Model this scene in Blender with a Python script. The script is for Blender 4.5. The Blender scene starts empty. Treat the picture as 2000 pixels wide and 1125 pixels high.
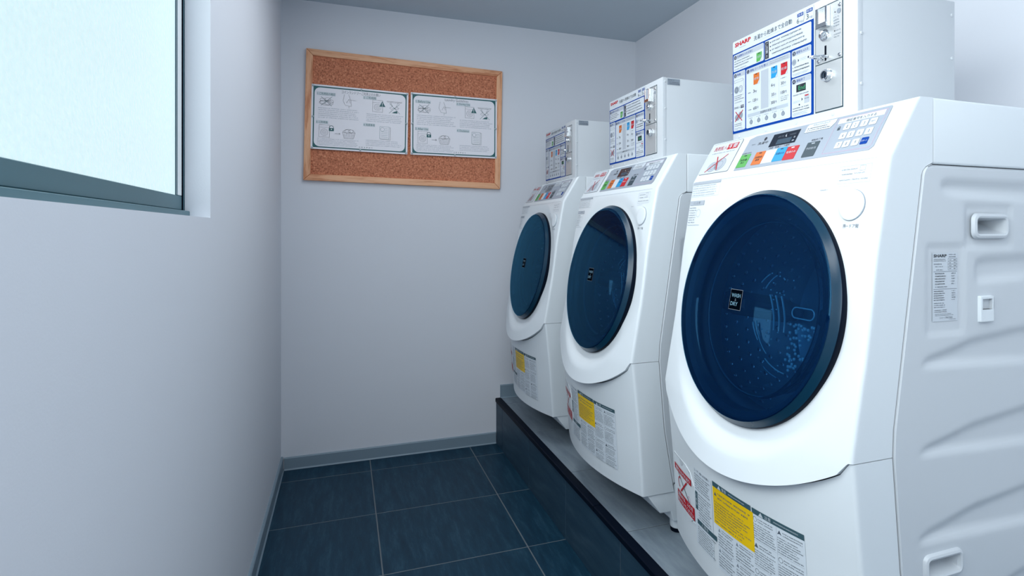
import bpy, bmesh, math, random
from mathutils import Vector
R = random.Random(7)
SC = bpy.context.scene
COL = SC.collection

# ------------------------------------------------------------------ camera, world, lights, exposure
H = 1.0877                                   # eye height
cam_d = bpy.data.cameras.new('camera')
cam = bpy.data.objects.new('camera', cam_d); COL.objects.link(cam)
cam.location = (0.269, 0.0, H)
cam.rotation_euler = (math.pi/2, 0, -0.361829)
cam_d.sensor_width = 36.0
cam_d.lens = 36.0*1155.9/2000.0
cam_d.shift_x = -0.055
cam_d.shift_y = -0.05515
cam_d.clip_start = 0.02
SC.camera = cam

world = bpy.data.worlds.new('world'); SC.world = world
world.use_nodes = True
world.node_tree.nodes['Background'].inputs[0].default_value = (0.75, 0.86, 1.0, 1)
world.node_tree.nodes['Background'].inputs[1].default_value = 0.6

def area(name, loc, rot, sx, sy, power, col):
    d = bpy.data.lights.new(name, 'AREA'); d.shape = 'RECTANGLE'; d.size = sx; d.size_y = sy
    d.energy = power; d.color = col
    o = bpy.data.objects.new(name, d); COL.objects.link(o)
    o.location = loc; o.rotation_euler = rot
    return o
# daylight through the frosted window, an unseen ceiling lamp, then two added fill lights

area('window_daylight', (-0.035, 0.40, 1.56), (0, -math.pi/2, 0), 0.80, 1.62, 19.5, (0.94, 0.985, 1.0))
area('ceiling_lamp', (0.58, 1.65, 2.135), (0, 0, 0), 0.30, 1.2, 6.8, (0.95, 0.98, 1.0))
area('overhead_rear_fill', (0.58, -0.2, 2.135), (0, 0, 0), 0.30, 1.2, 8.8, (0.95, 0.98, 1.0))  # added overhead fill, brightens the machine sides from the camera end
area('left_rear_fill', (0.03, -1.2, 1.0), (0, -math.pi/2, 0), 1.9, 0.9, 4.0, (0.94, 0.985, 1.0))  # added low fill in front of solid wall, no door behind it

SC.view_settings.view_transform = 'Standard'
SC.view_settings.look = 'None'
SC.view_settings.gamma = 1.0
SC.view_settings.use_curve_mapping = False
SC.view_settings.exposure = 0.04

# ------------------------------------------------------------------ helpers
def lin(c): return tuple(((v/255)/12.92 if v/255 <= 0.04045 else ((v/255+0.055)/1.055)**2.4) for v in c)
MATS = {}
def mat(name, rgb, rough=0.5, metal=0.0, spec=0.5, coat=0.0):
    if name in MATS: return MATS[name]
    m = bpy.data.materials.new(name); m.use_nodes = True
    p = m.node_tree.nodes['Principled BSDF']
    p.inputs['Base Color'].default_value = (*lin(rgb), 1)
    p.inputs['Roughness'].default_value = rough
    p.inputs['Metallic'].default_value = metal
    p.inputs['Specular IOR Level'].default_value = spec
    p.inputs['Coat Weight'].default_value = coat
    MATS[name] = m
    return m
def nodes(m): return m.node_tree.nodes, m.node_tree.links, m.node_tree.nodes['Principled BSDF']
def ramp(N, stops):
    r = N.new('ShaderNodeValToRGB'); e = r.color_ramp.elements
    while len(e) < len(stops): e.new(0.5)
    for el, (p, c) in zip(e, stops): el.position = p; el.color = (*lin(c), 1)
    return r
def bump(m, scale, strength, dist=0.002, detail=3, vscale=None):
    N, L, p = nodes(m)
    tc = N.new('ShaderNodeTexCoord'); n = N.new('ShaderNodeTexNoise'); b = N.new('ShaderNodeBump')
    mp = N.new('ShaderNodeMapping')
    if vscale: mp.inputs['Scale'].default_value = vscale
    n.inputs['Scale'].default_value = scale; n.inputs['Detail'].default_value = detail
    b.inputs['Strength'].default_value = strength; b.inputs['Distance'].default_value = dist
    L.new(tc.outputs['Object'], mp.inputs[0]); L.new(mp.outputs[0], n.inputs['Vector'])
    L.new(n.outputs['Fac'], b.inputs['Height']); L.new(b.outputs[0], p.inputs['Normal'])
    return n, mp
def noise_color(m, scale, stops, detail=4, vscale=(1, 1, 1), rough=0.6, coord='Object'):
    N, L, p = nodes(m)
    tc = N.new('ShaderNodeTexCoord'); mp = N.new('ShaderNodeMapping'); n = N.new('ShaderNodeTexNoise')
    mp.inputs['Scale'].default_value = vscale
    n.inputs['Scale'].default_value = scale; n.inputs['Detail'].default_value = detail; n.inputs['Roughness'].default_value = rough
    r = ramp(N, stops)
    L.new(tc.outputs[coord], mp.inputs[0]); L.new(mp.outputs[0], n.inputs['Vector'])
    L.new(n.outputs['Fac'], r.inputs[0]); L.new(r.outputs[0], p.inputs['Base Color'])
    return n, r

# materials
WALL = mat('wall_paint', (230, 233, 240), 0.75, spec=0.25); bump(WALL, 260, 0.12, 0.001)
CEIL = mat('ceiling_paint', (196, 208, 218), 0.8, spec=0.2)
TILE = mat('slate_tile', (80, 92, 104), 0.5, spec=0.25)
noise_color(TILE, 5.0, [(0.30, (6, 42, 62)), (0.52, (16, 55, 76)), (0.72, (40, 76, 96))], 8, (10, 1.6, 5), 0.72)
bump(TILE, 40, 0.10, 0.001, 4, (3, 1, 2))
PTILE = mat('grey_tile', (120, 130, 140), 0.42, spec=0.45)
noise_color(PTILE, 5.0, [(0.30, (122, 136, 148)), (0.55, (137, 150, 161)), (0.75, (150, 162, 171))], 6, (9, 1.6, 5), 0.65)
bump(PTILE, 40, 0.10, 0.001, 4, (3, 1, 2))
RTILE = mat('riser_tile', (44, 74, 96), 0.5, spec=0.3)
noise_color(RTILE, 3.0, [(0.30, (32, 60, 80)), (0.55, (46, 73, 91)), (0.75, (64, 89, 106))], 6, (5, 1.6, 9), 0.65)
GROUT = mat('grout', (104, 112, 118), 0.9)
SKIRT = mat('skirting_vinyl', (132, 152, 166), 0.45)
BLACK = mat('black_rubber', (0, 10, 28), 0.55, spec=0.12)
PLASTIC = mat('white_plastic', (228, 235, 240), 0.32, spec=0.5)
PANEL = mat('painted_steel', (206, 212, 218), 0.35, spec=0.5)
BOXM = mat('box_steel', (208, 213, 218), 0.40, spec=0.4)
GREYP = mat('decal_grey', (154, 164, 177), 0.35)
STEEL = mat('brushed_steel', (206, 210, 212), 0.42, 0.6); bump(STEEL, 60, 0.05, 0.0005, 2, (1, 1, 30))
CHROME = mat('chrome', (225, 228, 232), 0.12, 1.0)
ALU = mat('aluminium', (84, 120, 130), 0.4, 0.4)
ALUL = mat('light_aluminium', (246, 249, 251), 0.4, 0.0)
GASKET = mat('gasket', (30, 48, 66), 0.6)
RIM = mat('door_rim', (10, 50, 72), 0.25, spec=0.4)
RIMD = mat('door_rim_dark', (0, 12, 30), 0.6, spec=0.1)
SHADOWGAP = mat('dark_gap', (92, 102, 114), 0.8)
PAPER = mat('laminated_paper', (246, 244, 250), 0.35)
INK = mat('ink_black', (28, 34, 46), 0.5)
INKG = mat('ink_grey', (86, 96, 108), 0.5)
INKL = mat('ink_pale', (138, 148, 160), 0.5)
INKLL = mat('ink_faint', (176, 186, 196), 0.5)
WHITE = mat('ink_white', (206, 214, 222), 0.45)
RED = mat('ink_red', (186, 16, 32), 0.45)
BLUE = mat('ink_blue', (0, 60, 146), 0.55, spec=0.12)
NAVY = mat('ink_navy', (16, 30, 62), 0.45)
TEAL = mat('ink_teal', (38, 100, 104), 0.5)
DOTS = mat('notice_print', (170, 178, 190), 0.5)
HEADBAR = mat('heading_bar', (214, 222, 228), 0.45)
TEALL = mat('ink_teal_pale', (112, 146, 154), 0.5)
SLATE = mat('ink_slate', (62, 92, 102), 0.5)
YELLOW = mat('ink_yellow', (246, 202, 8), 0.45)
GREEN = mat('ink_green', (84, 164, 80), 0.45)
ORANGE = mat('ink_orange', (204, 106, 38), 0.45)
CYAN = mat('ink_cyan', (22, 146, 204), 0.45)
DKGREY = mat('ink_charcoal', (50, 68, 78), 0.45)
PINK = mat('ink_pink', (206, 160, 186), 0.5)
BADGEB = mat('badge_black', (2, 6, 14), 0.8, spec=0.0)
BADGE = mat('badge_print', (96, 132, 152), 0.5)
STICK = mat('sticker_white', (220, 229, 237), 0.4)
LGREY = mat('ink_lightgrey', (176, 184, 194), 0.5)
LCD = mat('display_black', (8, 18, 36), 0.15, coat=0.5)
LCDIN = mat('display_window', (44, 66, 84), 0.25)
LED = mat('led_green', (60, 165, 110), 0.4)
CORK = mat('cork', (176, 104, 76), 0.9, spec=0.1)
noise_color(CORK, 130, [(0.28, (140, 82, 62)), (0.45, (200, 126, 96)), (0.60, (216, 140, 108)), (0.74, (238, 178, 140))], 2, rough=0.7)
bump(CORK, 150, 0.3, 0.001)
WOODH = mat('pine_along', (214, 156, 118), 0.5)
noise_color(WOODH, 5, [(0.34, (208, 134, 92)), (0.47, (240, 178, 136)), (0.62, (246, 190, 148)), (0.70, (226, 156, 114))], 4, (1.2, 20, 14))
WOODV = mat('pine_upright', (214, 156, 118), 0.5)
noise_color(WOODV, 5, [(0.34, (208, 134, 92)), (0.47, (240, 178, 136)), (0.62, (246, 190, 148)), (0.70, (226, 156, 114))], 4, (14, 20, 1.2))
CLEAR = mat('clear_plastic', (190, 205, 210), 0.15)
RELIEF = mat('relief_glass', (120, 176, 204), 0.12, spec=0.9)
BOWLRING = mat('bowl_ring', (40, 96, 124), 0.3)
RUBBER = mat('gasket_rubber', (70, 92, 112), 0.5)
DRUMM = mat('drum_steel', (140, 170, 190), 0.3, 0.6)

def glass_mat(name, tint, base, wt, gloss, gcol=(0.8, 0.93, 1.0, 1)):
    m = bpy.data.materials.new(name); m.use_nodes = True; N, L = m.node_tree.nodes, m.node_tree.links
    N.remove(N['Principled BSDF']); out = N['Material Output']
    tr = N.new('ShaderNodeBsdfTransparent'); tr.inputs[0].default_value = (*tint, 1)
    df = N.new('ShaderNodeBsdfDiffuse'); df.inputs[0].default_value = (*base, 1)
    gl = N.new('ShaderNodeBsdfGlossy'); gl.inputs['Roughness'].default_value = gloss; gl.inputs[0].default_value = gcol
    fr = N.new('ShaderNodeFresnel'); fr.inputs[0].default_value = 1.5
    a = N.new('ShaderNodeMixShader'); b = N.new('ShaderNodeMixShader')
    a.inputs[0].default_value = wt
    L.new(tr.outputs[0], a.inputs[1]); L.new(df.outputs[0], a.inputs[2])
    L.new(fr.outputs[0], b.inputs[0]); L.new(a.outputs[0], b.inputs[1]); L.new(gl.outputs[0], b.inputs[2])
    L.new(b.outputs[0], out.inputs[0])
    MATS[name] = m
    return m
DOORGLASS = glass_mat('smoked_blue_glass', (0.40, 0.72, 0.95), (0.0, 0.005, 0.055), 0.28, 0.015, (0.14, 0.48, 0.74, 1))
BOWLGLASS = glass_mat('bowl_glass', (0.85, 0.94, 1.0), (0.05, 0.16, 0.25), 0.10, 0.04)

FROST = bpy.data.materials.new('frosted_glass'); FROST.use_nodes = True
N, L, p = nodes(FROST)
p.inputs['Base Color'].default_value = (*lin((110, 140, 145)), 1); p.inputs['Roughness'].default_value = 0.3
p.inputs['Emission Color'].default_value = (*lin((218, 246, 250)), 1); p.inputs['Emission Strength'].default_value = 0.74
tc = N.new('ShaderNodeTexCoord'); nz = N.new('ShaderNodeTexNoise'); nz.inputs['Scale'].default_value = 130; nz.inputs['Detail'].default_value = 2
bp = N.new('ShaderNodeBump'); bp.inputs['Strength'].default_value = 0.35; bp.inputs['Distance'].default_value = 0.004
L.new(tc.outputs['Object'], nz.inputs['Vector']); L.new(nz.outputs['Fac'], bp.inputs['Height']); L.new(bp.outputs[0], p.inputs['Normal'])
n2 = N.new('ShaderNodeTexNoise'); n2.inputs['Scale'].default_value = 110; n2.inputs['Detail'].default_value = 3
r2 = ramp(N, [(0.3, (222, 244, 248)), (0.7, (232, 253, 255))])
L.new(tc.outputs['Object'], n2.inputs['Vector']); L.new(n2.outputs['Fac'], r2.inputs[0]); L.new(r2.outputs[0], p.inputs['Emission Color'])

class MB:
    def __init__(s): s.v = []; s.f = []; s.m = []; s.mats = []
    def mi(s, m):
        if m not in s.mats: s.mats.append(m)
        return s.mats.index(m)
    def poly(s, pts, m):
        b = len(s.v); s.v += [tuple(q) for q in pts]; s.f.append(tuple(range(b, b+len(pts)))); s.m.append(s.mi(m))
    def mesh(s, verts, faces, m):
        b = len(s.v); s.v += [tuple(q) for q in verts]; k = s.mi(m)
        for f in faces: s.f.append(tuple(i+b for i in f)); s.m.append(k)
    def box(s, x0, x1, y0, y1, z0, z1, m):
        V = [(x, y, z) for x in (x0, x1) for y in (y0, y1) for z in (z0, z1)]
        F = [(0, 1, 3, 2), (4, 6, 7, 5), (0, 4, 5, 1), (2, 3, 7, 6), (0, 2, 6, 4), (1, 5, 7, 3)]
        s.mesh(V, F, m)
    def grid(s, rows, m, skip=None, flip=False):
        nr, nc = len(rows), len(rows[0]); V = [q for r in rows for q in r]; F = []
        for i in range(nr-1):
            for j in range(nc-1):
                if skip and skip(i, j): continue
                f = (i*nc+j, i*nc+j+1, (i+1)*nc+j+1, (i+1)*nc+j)
                F.append(f[::-1] if flip else f)
        s.mesh(V, F, m)
    def lathe(s, o, n, prof, m, seg=48, caps=False):
        """prof: list of (radius, offset along n)"""
        n = Vector(n).normalized(); a = n.orthogonal().normalized(); b = n.cross(a); o = Vector(o)
        rows = []
        for r, t in prof:
            rows.append([o+n*t+(a*math.cos(2*math.pi*k/seg)+b*math.sin(2*math.pi*k/seg))*r for k in range(seg)])
        V = [q for r in rows for q in r]; F = []
        for i in range(len(prof)-1):
            for k in range(seg):
                k2 = (k+1) % seg
                F.append((i*seg+k, i*seg+k2, (i+1)*seg+k2, (i+1)*seg+k))
        if caps:
            F.append(tuple(range(seg))[::-1]); F.append(tuple((len(prof)-1)*seg+k for k in range(seg)))
        s.mesh(V, F, m)
    def tube(s, pts, r, m, seg=8):
        pts = [Vector(q) for q in pts]; rows = []
        for i, q in enumerate(pts):
            d = (pts[min(i+1, len(pts)-1)]-pts[max(i-1, 0)]).normalized()
            a = d.cross(Vector((0, 0, 1))); a = a.normalized() if a.length > 1e-4 else Vector((1, 0, 0)); b = d.cross(a)
            rows.append([q+(a*math.cos(2*math.pi*k/seg)+b*math.sin(2*math.pi*k/seg))*r for k in range(seg)])
        V = [q for r_ in rows for q in r_]; F = []
        for i in range(len(pts)-1):
            for k in range(seg): F.append((i*seg+k, i*seg+(k+1) % seg, (i+1)*seg+(k+1) % seg, (i+1)*seg+k))
        F.append(tuple(range(seg))[::-1]); F.append(tuple((len(pts)-1)*seg+k for k in range(seg)))
        s.mesh(V, F, m)
    def build(s, name, parent=None, org=(0, 0, 0), bevel=0, smooth=35, seg=2, weld=False, recalc=True):
        me = bpy.data.meshes.new(name)
        me.from_pydata([(x-org[0], y-org[1], z-org[2]) for x, y, z in s.v], [], s.f)
        for m in s.mats: me.materials.append(m)
        me.polygons.foreach_set('material_index', s.m)
        if bevel or weld or recalc:
            bm = bmesh.new(); bm.from_mesh(me)
            if weld: bmesh.ops.remove_doubles(bm, verts=bm.verts, dist=1e-5)
            if recalc: bmesh.ops.recalc_face_normals(bm, faces=bm.faces)
            if bevel:
                es = [e for e in bm.edges if len(e.link_faces) == 2 and e.calc_face_angle(0) > 0.6]
                bmesh.ops.bevel(bm, geom=es, offset=bevel, segments=seg, affect='EDGES', profile=0.5, clamp_overlap=True)
            bm.to_mesh(me); bm.free()
        if smooth:
            me.shade_smooth(); me.set_sharp_from_angle(angle=math.radians(smooth))
        o = bpy.data.objects.new(name, me); COL.objects.link(o)
        if parent: o.parent = parent
        else: o.location = org
        return o

def tag(o, label=None, cat=None, group=None, kind=None):
    if label: o['label'] = label
    if cat: o['category'] = cat
    if group: o['group'] = group
    if kind: o['kind'] = kind
    return o
def empty(name, loc):
    o = bpy.data.objects.new(name, None); COL.objects.link(o); o.location = loc; o.empty_display_size = 0.05
    return o
def copy_tree(o, parent=None):
    c = o.copy(); COL.objects.link(c)
    if parent: c.parent = parent
    for ch in [q for q in SC.objects if q.parent == o]: copy_tree(ch, c)
    return c

# text outlines, measured once and fitted into boxes
TXT = {}
tcu = bpy.data.curves.new('glyphs', 'FONT'); tcu.resolution_u = 2
tob = bpy.data.objects.new('glyphs', tcu); COL.objects.link(tob)
def glyphs(s, bold):
    if (s, bold) in TXT: return TXT[(s, bold)]
    tcu.body = s; tcu.offset = bold
    dg = bpy.context.evaluated_depsgraph_get(); dg.update()
    ev = tob.evaluated_get(dg); me = ev.to_mesh()
    V = [(v.co.x, v.co.y) for v in me.vertices]; F = [tuple(q.vertices) for q in me.polygons]
    ev.to_mesh_clear()
    x0 = min(v[0] for v in V); x1 = max(v[0] for v in V); y0 = min(v[1] for v in V); y1 = max(v[1] for v in V)
    TXT[(s, bold)] = ([((x-x0)/(x1-x0), (y-y0)/(y1-y0)) for x, y in V], F)
    return TXT[(s, bold)]

class Print(MB):
    """flat print on a surface: (a, b) = right / up as the reader sees it; fn(a, b, lift) gives the point"""
    LAY = 0.00018
    def __init__(s, fn, sub=0): super().__init__(); s.fn = fn; s.sub = sub
    def P(s, a, b, lay): return s.fn(a, b, 0.0004+lay*s.LAY)
    def rect(s, a0, a1, b0, b1, m, lay=1, r=0):
        if a0 > a1: a0, a1 = a1, a0
        if b0 > b1: b0, b1 = b1, b0
        if r:
            pts = []
            for cx, cy, t0 in ((a1-r, b1-r, 0), (a0+r, b1-r, 90), (a0+r, b0+r, 180), (a1-r, b0+r, 270)):
                for k in range(5):
                    t = math.radians(t0+k*22.5); pts.append((cx+r*math.cos(t), cy+r*math.sin(t)))
            return s.shape(pts, m, lay)
        n = max(1, int((a1-a0)/s.sub)) if s.sub else 1
        k = max(1, int((b1-b0)/s.sub/2)) if s.sub else 1
        s.grid([[s.P(a0+(a1-a0)*i/n, b0+(b1-b0)*j/k, lay) for i in range(n+1)] for j in range(k+1)], m)
    def shape(s, pts, m, lay=1): s.poly([s.P(a, b, lay) for a, b in pts], m)
    def line(s, pts, w, m, lay=2, closed=False):
        if closed: pts = list(pts)+[pts[0]]
        for (a0, b0), (a1, b1) in zip(pts, pts[1:]):
            dx, dy = a1-a0, b1-b0; l = math.hypot(dx, dy)
            if l < 1e-9: continue
            nx, ny = -dy/l*w/2, dx/l*w/2; ex, ey = dx/l*w*0.3, dy/l*w*0.3
            n = max(1, int(l/(s.sub*1.5))) if s.sub else 1
            for k in range(n):
                p0 = (a0-ex+(dx+2*ex)*k/n, b0-ey+(dy+2*ey)*k/n); p1 = (a0-ex+(dx+2*ex)*(k+1)/n, b0-ey+(dy+2*ey)*(k+1)/n)
                s.poly([s.P(p0[0]-nx, p0[1]-ny, lay), s.P(p1[0]-nx, p1[1]-ny, lay), s.P(p1[0]+nx, p1[1]+ny, lay), s.P(p0[0]+nx, p0[1]+ny, lay)], m)
    def frame(s, a0, a1, b0, b1, w, m, lay=2): s.line([(a0, b0), (a1, b0), (a1, b1), (a0, b1)], w, m, lay, True)
    def disc(s, a, b, r, m, lay=2, seg=20, ry=None):
        ry = ry or r
        s.shape([(a+r*math.cos(2*math.pi*k/seg), b+ry*math.sin(2*math.pi*k/seg)) for k in range(seg)], m, lay)
    def ring(s, a, b, r, w, m, lay=2, seg=24, ry=None, t0=0, t1=360):
        ry = ry or r
        s.line([(a+r*math.cos(math.radians(t0+(t1-t0)*k/seg)), b+ry*math.sin(math.radians(t0+(t1-t0)*k/seg))) for k in range(seg+1)], w, m, lay)
    def text(s, t, a0, a1, b0, b1, m, lay=3, bold=0.0, vertical=False):
        V, F = glyphs(t, bold)
        pts = [s.P(a0+(a1-a0)*x, b0+(b1-b0)*y, lay) for x, y in V]
        s.mesh(pts, F, m)
    def dashes(s, a0, a1, b0, b1, rows, m, lay=2, dens=0.8, ragged=0.25):
        """lines of print too small to read"""
        if b0 > b1: b0, b1 = b1, b0
        if a0 > a1: a0, a1 = a1, a0
        ph = (b1-b0)/rows; hh = ph*0.46
        for i in range(rows):
            b = b1-ph*(i+0.74); a = a0; end = a1-(a1-a0)*R.random()*ragged
            while a < end:
                w = hh*R.uniform(0.45, 1.0); w = min(w, end-a)
                if w < hh*0.2: break
                k = R.uniform(0.12, 0.45); q = R.uniform(0.0, 0.5)      # two or three strokes per character
                s.poly([s.P(a, b+hh*q, lay), s.P(a+w, b+hh*q, lay), s.P(a+w, b+hh*(q+k), lay), s.P(a, b+hh*(q+k), lay)], m)
                q2 = R.uniform(.6, .85); s.poly([s.P(a, b+hh*q2, lay), s.P(a+w, b+hh*q2, lay), s.P(a+w, b+hh*(q2+.18), lay), s.P(a, b+hh*(q2+.18), lay)], m)
                c = a+w*R.uniform(0.0, 0.7)
                s.poly([s.P(c, b, lay+.5), s.P(c+w*.26, b, lay+.5), s.P(c+w*.26, b+hh*R.uniform(.7, 1), lay+.5), s.P(c, b+hh*R.uniform(.7, 1), lay+.5)], m)
                a += w+hh*(0.22 if R.random() < dens else R.uniform(.5, 1.2))
    def done(s, name, parent, org, thick=None): return s.build(name, parent, org, smooth=0, recalc=False)

# ------------------------------------------------------------------ setting
XR, YB, YF, ZC = 1.802, 2.983, -1.9, 2.154
PX, PZ = 1.0, 0.2289                                   # plinth face and top
WY0, WY1, WZ0, WZ1 = -0.70, 1.461, 1.117, 2.02         # window opening
def struct(mb, name, **k):
    o = mb.build(name, **k); tag(o, kind='structure'); return o
b = MB(); T = 0.16
b.box(-T, 0, YF, WY0, 0, ZC, WALL); b.box(-T, 0, WY1, YB+T, 0, ZC, WALL)
b.box(-T, 0, WY0, WY1, 0, WZ0, WALL); b.box(-T, 0, WY0, WY1, WZ1, ZC, WALL)
tag(struct(b, 'wall_left', smooth=0), 'pale grey painted wall with the frosted window')
b = MB(); b.box(0, XR+T, YB, YB+T, 0, ZC, WALL); tag(struct(b, 'wall_back', smooth=0), 'grey painted end wall behind the cork board')
b = MB(); b.box(XR, XR+T, YF, YB, 0, ZC, WALL); tag(struct(b, 'wall_right', smooth=0), 'grey painted wall behind the machines')
b = MB(); b.box(-T, XR+T, YF-T, YF, 0, ZC, WALL); tag(struct(b, 'wall_front', smooth=0), 'grey painted wall at the entrance end')
b = MB(); b.box(-T, XR+T, YF-T, YB+T, ZC, ZC+0.1, CEIL); tag(struct(b, 'ceiling', smooth=0), 'blue grey flat ceiling')

b = MB(); b.box(0, PX+0.012, YF, YB, -0.1, -0.0007, GROUT)
floor = tag(struct(b, 'floor', smooth=0), 'dark slate tiled floor with thin pale joints')
G = 0.0016
def tile(parent, x0, x1, y0, y1, z0, z1, bev=0.0012, m=None):
    mb = MB(); c = ((x0+x1)/2, (y0+y1)/2, (z0+z1)/2)
    mb.box(x0, x1, y0, y1, z0, z1, m or TILE)
    o = mb.build('tile', None, c, bevel=bev, seg=1, smooth=0)
    pl = parent.location
    o.parent = parent; o.location = (c[0]-pl[0], c[1]-pl[1], c[2]-pl[2])
    return o
xs = [0.0, 0.3835, 0.862, PX+0.011]
ys = [YB, 2.835, 2.397]
while ys[-1] > YF: ys.append(max(YF, ys[-1]-0.437))
for i in range(len(xs)-1):
    for j in range(len(ys)-1):
        dz = R.uniform(-0.0003, 0.0003)
        tile(floor, xs[i]+G, xs[i+1]-G, ys[j+1]+G, ys[j]-G, -0.02, dz)
# raised plinth that carries the machines
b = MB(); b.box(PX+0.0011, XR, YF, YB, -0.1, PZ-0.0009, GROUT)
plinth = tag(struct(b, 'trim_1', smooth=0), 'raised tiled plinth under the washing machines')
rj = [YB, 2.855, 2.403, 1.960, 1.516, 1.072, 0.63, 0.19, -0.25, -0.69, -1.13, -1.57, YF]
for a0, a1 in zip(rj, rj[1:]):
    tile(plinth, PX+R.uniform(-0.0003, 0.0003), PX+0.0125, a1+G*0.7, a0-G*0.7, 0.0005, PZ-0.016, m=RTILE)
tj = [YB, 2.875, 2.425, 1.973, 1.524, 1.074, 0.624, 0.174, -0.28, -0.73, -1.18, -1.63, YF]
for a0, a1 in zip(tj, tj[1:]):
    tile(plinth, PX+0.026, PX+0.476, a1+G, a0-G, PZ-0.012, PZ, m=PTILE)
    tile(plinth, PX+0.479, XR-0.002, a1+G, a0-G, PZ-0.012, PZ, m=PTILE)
# black nosing strip along the plinth edge, two lengths
for y0, y1 in ((1.701, YB-0.002), (YF+0.002, 1.698)):
    mb = MB(); c = (PX, (y0+y1)/2, PZ)
    sec = [(-0.004, -0.0155), (-0.004, -0.001), (-0.001, 0.0022), (0.0245, 0.0022), (0.0245, -0.011), (0.0125, -0.0145)]
    A = [(PX+x, y0, PZ+z) for x, z in sec]; B = [(PX+x, y1, PZ+z) for x, z in sec]
    n = len(sec); F = [(k, (k+1) % n, n+(k+1) % n, n+k) for k in range(n)]+[tuple(range(n)), tuple(range(n, 2*n))]
    mb.mesh(A+B, F, BLACK); o = mb.build('edge_strip', None, c, smooth=0)
    o.parent = plinth; o.location = c; tag(o, 'black rubber nosing along the plinth edge')
# skirting
def prof_y(name, x0, z0, z1, y0, y1, sgn, label):
    mb = MB(); t = 0.009
    sec = [(0, z0), (t+0.004, z0), (t, z0+0.006), (t, z1-0.004), (t-0.003, z1), (0, z1)]
    A = [(x0+sgn*x, y0, z) for x, z in sec]; B = [(x0+sgn*x, y1, z) for x, z in sec]; n = len(sec)
    mb.mesh(A+B, [(k, (k+1) % n, n+(k+1) % n, n+k) for k in range(n)]+[tuple(range(n)), tuple(range(n, 2*n))], SKIRT)
    tag(struct(mb, name, smooth=0), label)
def prof_x(name, y0, z0, z1, x0, x1, label):
    mb = MB(); t = 0.009
    sec = [(0, z0), (t+0.004, z0), (t, z0+0.006), (t, z1-0.004), (t-0.003, z1), (0, z1)]
    A = [(x0, y0-y, z) for y, z in sec]; B = [(x1, y0-y, z) for y, z in sec]; n = len(sec)
    mb.mesh(A+B, [(k, (k+1) % n, n+(k+1) % n, n+k) for k in range(n)]+[tuple(range(n)), tuple(range(n, 2*n))], SKIRT)
    tag(struct(mb, name, smooth=0), label)
prof_y('baseboard_left', 0, 0.0005, 0.062, YF, YB, 1, 'grey vinyl skirting along the window wall')
prof_x('baseboard_back', YB, 0.0005, 0.057, 0.013, PX-0.002, 'grey vinyl skirting along the end wall')
prof_x('baseboard_back_upper', YB, PZ+0.0005, PZ+0.068, 1.021, XR, 'short grey skirting above the plinth')
prof_y('baseboard_right', XR, PZ+0.0005, PZ+0.068, YF, YB-0.014, -1, 'grey skirting behind the machines')

# window: outer frame in the reveal, sliding sash with frosted pane
b = MB(); FX = -0.05
b.box(FX-0.06, FX+0.012, WY0, WY1, WZ0, WZ0+0.014, ALU)                # outer frame sill
b.box(FX-0.06, FX+0.004, WY0, WY1, WZ1-0.03, WZ1, ALU)
b.box(FX-0.06, FX+0.004, WY0, WY0+0.03, WZ0+0.014, WZ1-0.03, ALU)
b.box(FX-0.06, FX+0.003, WY1-0.007, WY1, WZ0+0.014, WZ1-0.03, BLACK)
win = struct(b, 'window_1', bevel=0.0012, seg=1); tag(win, 'frosted sliding window with grey metal frame')
b = MB()
b.box(FX-0.035, FX, WY0+0.03, WY1-0.013, WZ0+0.016, WZ0+0.045, ALU)
b.box(FX-0.035, FX, WY0+0.03, WY1-0.013, WZ1-0.07, WZ1-0.03, ALU)
b.box(FX-0.035, FX, WY1-0.046, WY1-0.013, WZ0+0.045, WZ1-0.07, ALUL)
b.box(FX-0.030, FX-0.0015, WY1-0.052, WY1-0.046, WZ0+0.045, WZ1-0.07, GASKET)
b.box(FX-0.035, FX, WY0+0.03, WY0+0.075, WZ0+0.045, WZ1-0.07, ALU)
sash = b.build('window_sash', win, bevel=0.001, seg=1)
b = MB(); b.box(FX-0.010, FX-0.003, WY0+0.07, WY1-0.050, WZ0+0.04, WZ1-0.065, FROST)
b.build('pane', win, smooth=0)

# ------------------------------------------------------------------ cork board and the two notices
BC = Vector((0.561, YB-0.010, 1.617)); BW, BH, FR = 0.924, 0.606, 0.030; BROT = math.radians(1.2)
board = empty('cork_board', BC); board.rotation_euler = (0, BROT, 0)
tag(board, 'framed cork notice board hung slightly crooked on the end wall', 'notice board')
b = MB(); b.box(-BW/2+FR*0.7, BW/2-FR*0.7, -0.002, 0.008, -BH/2+FR*0.7, BH/2-FR*0.7, CORK); b.build('cork_panel', board, smooth=0)
def rail(p0, p1, q0, q1, m):
    mb = MB(); V = [(x, y, z) for y in (-0.012, 0.009) for x, z in (p0, p1, q1, q0)]
    mb.mesh(V, [(0, 1, 2, 3), (4, 7, 6, 5), (0, 4, 5, 1), (1, 5, 6, 2), (2, 6, 7, 3), (3, 7, 4, 0)], m)
    mb.build('frame_rail', board, bevel=0.003, seg=2)
w, h = BW/2, BH/2; iw, ih = w-FR, h-FR; e = 0.0003
rail((-w+e, h), (w-e, h), (-iw+e, ih), (iw-e, ih), WOODH); rail((-w+e, -h), (w-e, -h), (-iw+e, -ih), (iw-e, -ih), WOODH)
rail((-w, -h+e), (-w, h-e), (-iw, -ih+e), (-iw, ih-e), WOODV); rail((w, -h+e), (w, h-e), (iw, -ih+e), (iw, ih-e), WOODV)

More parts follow.
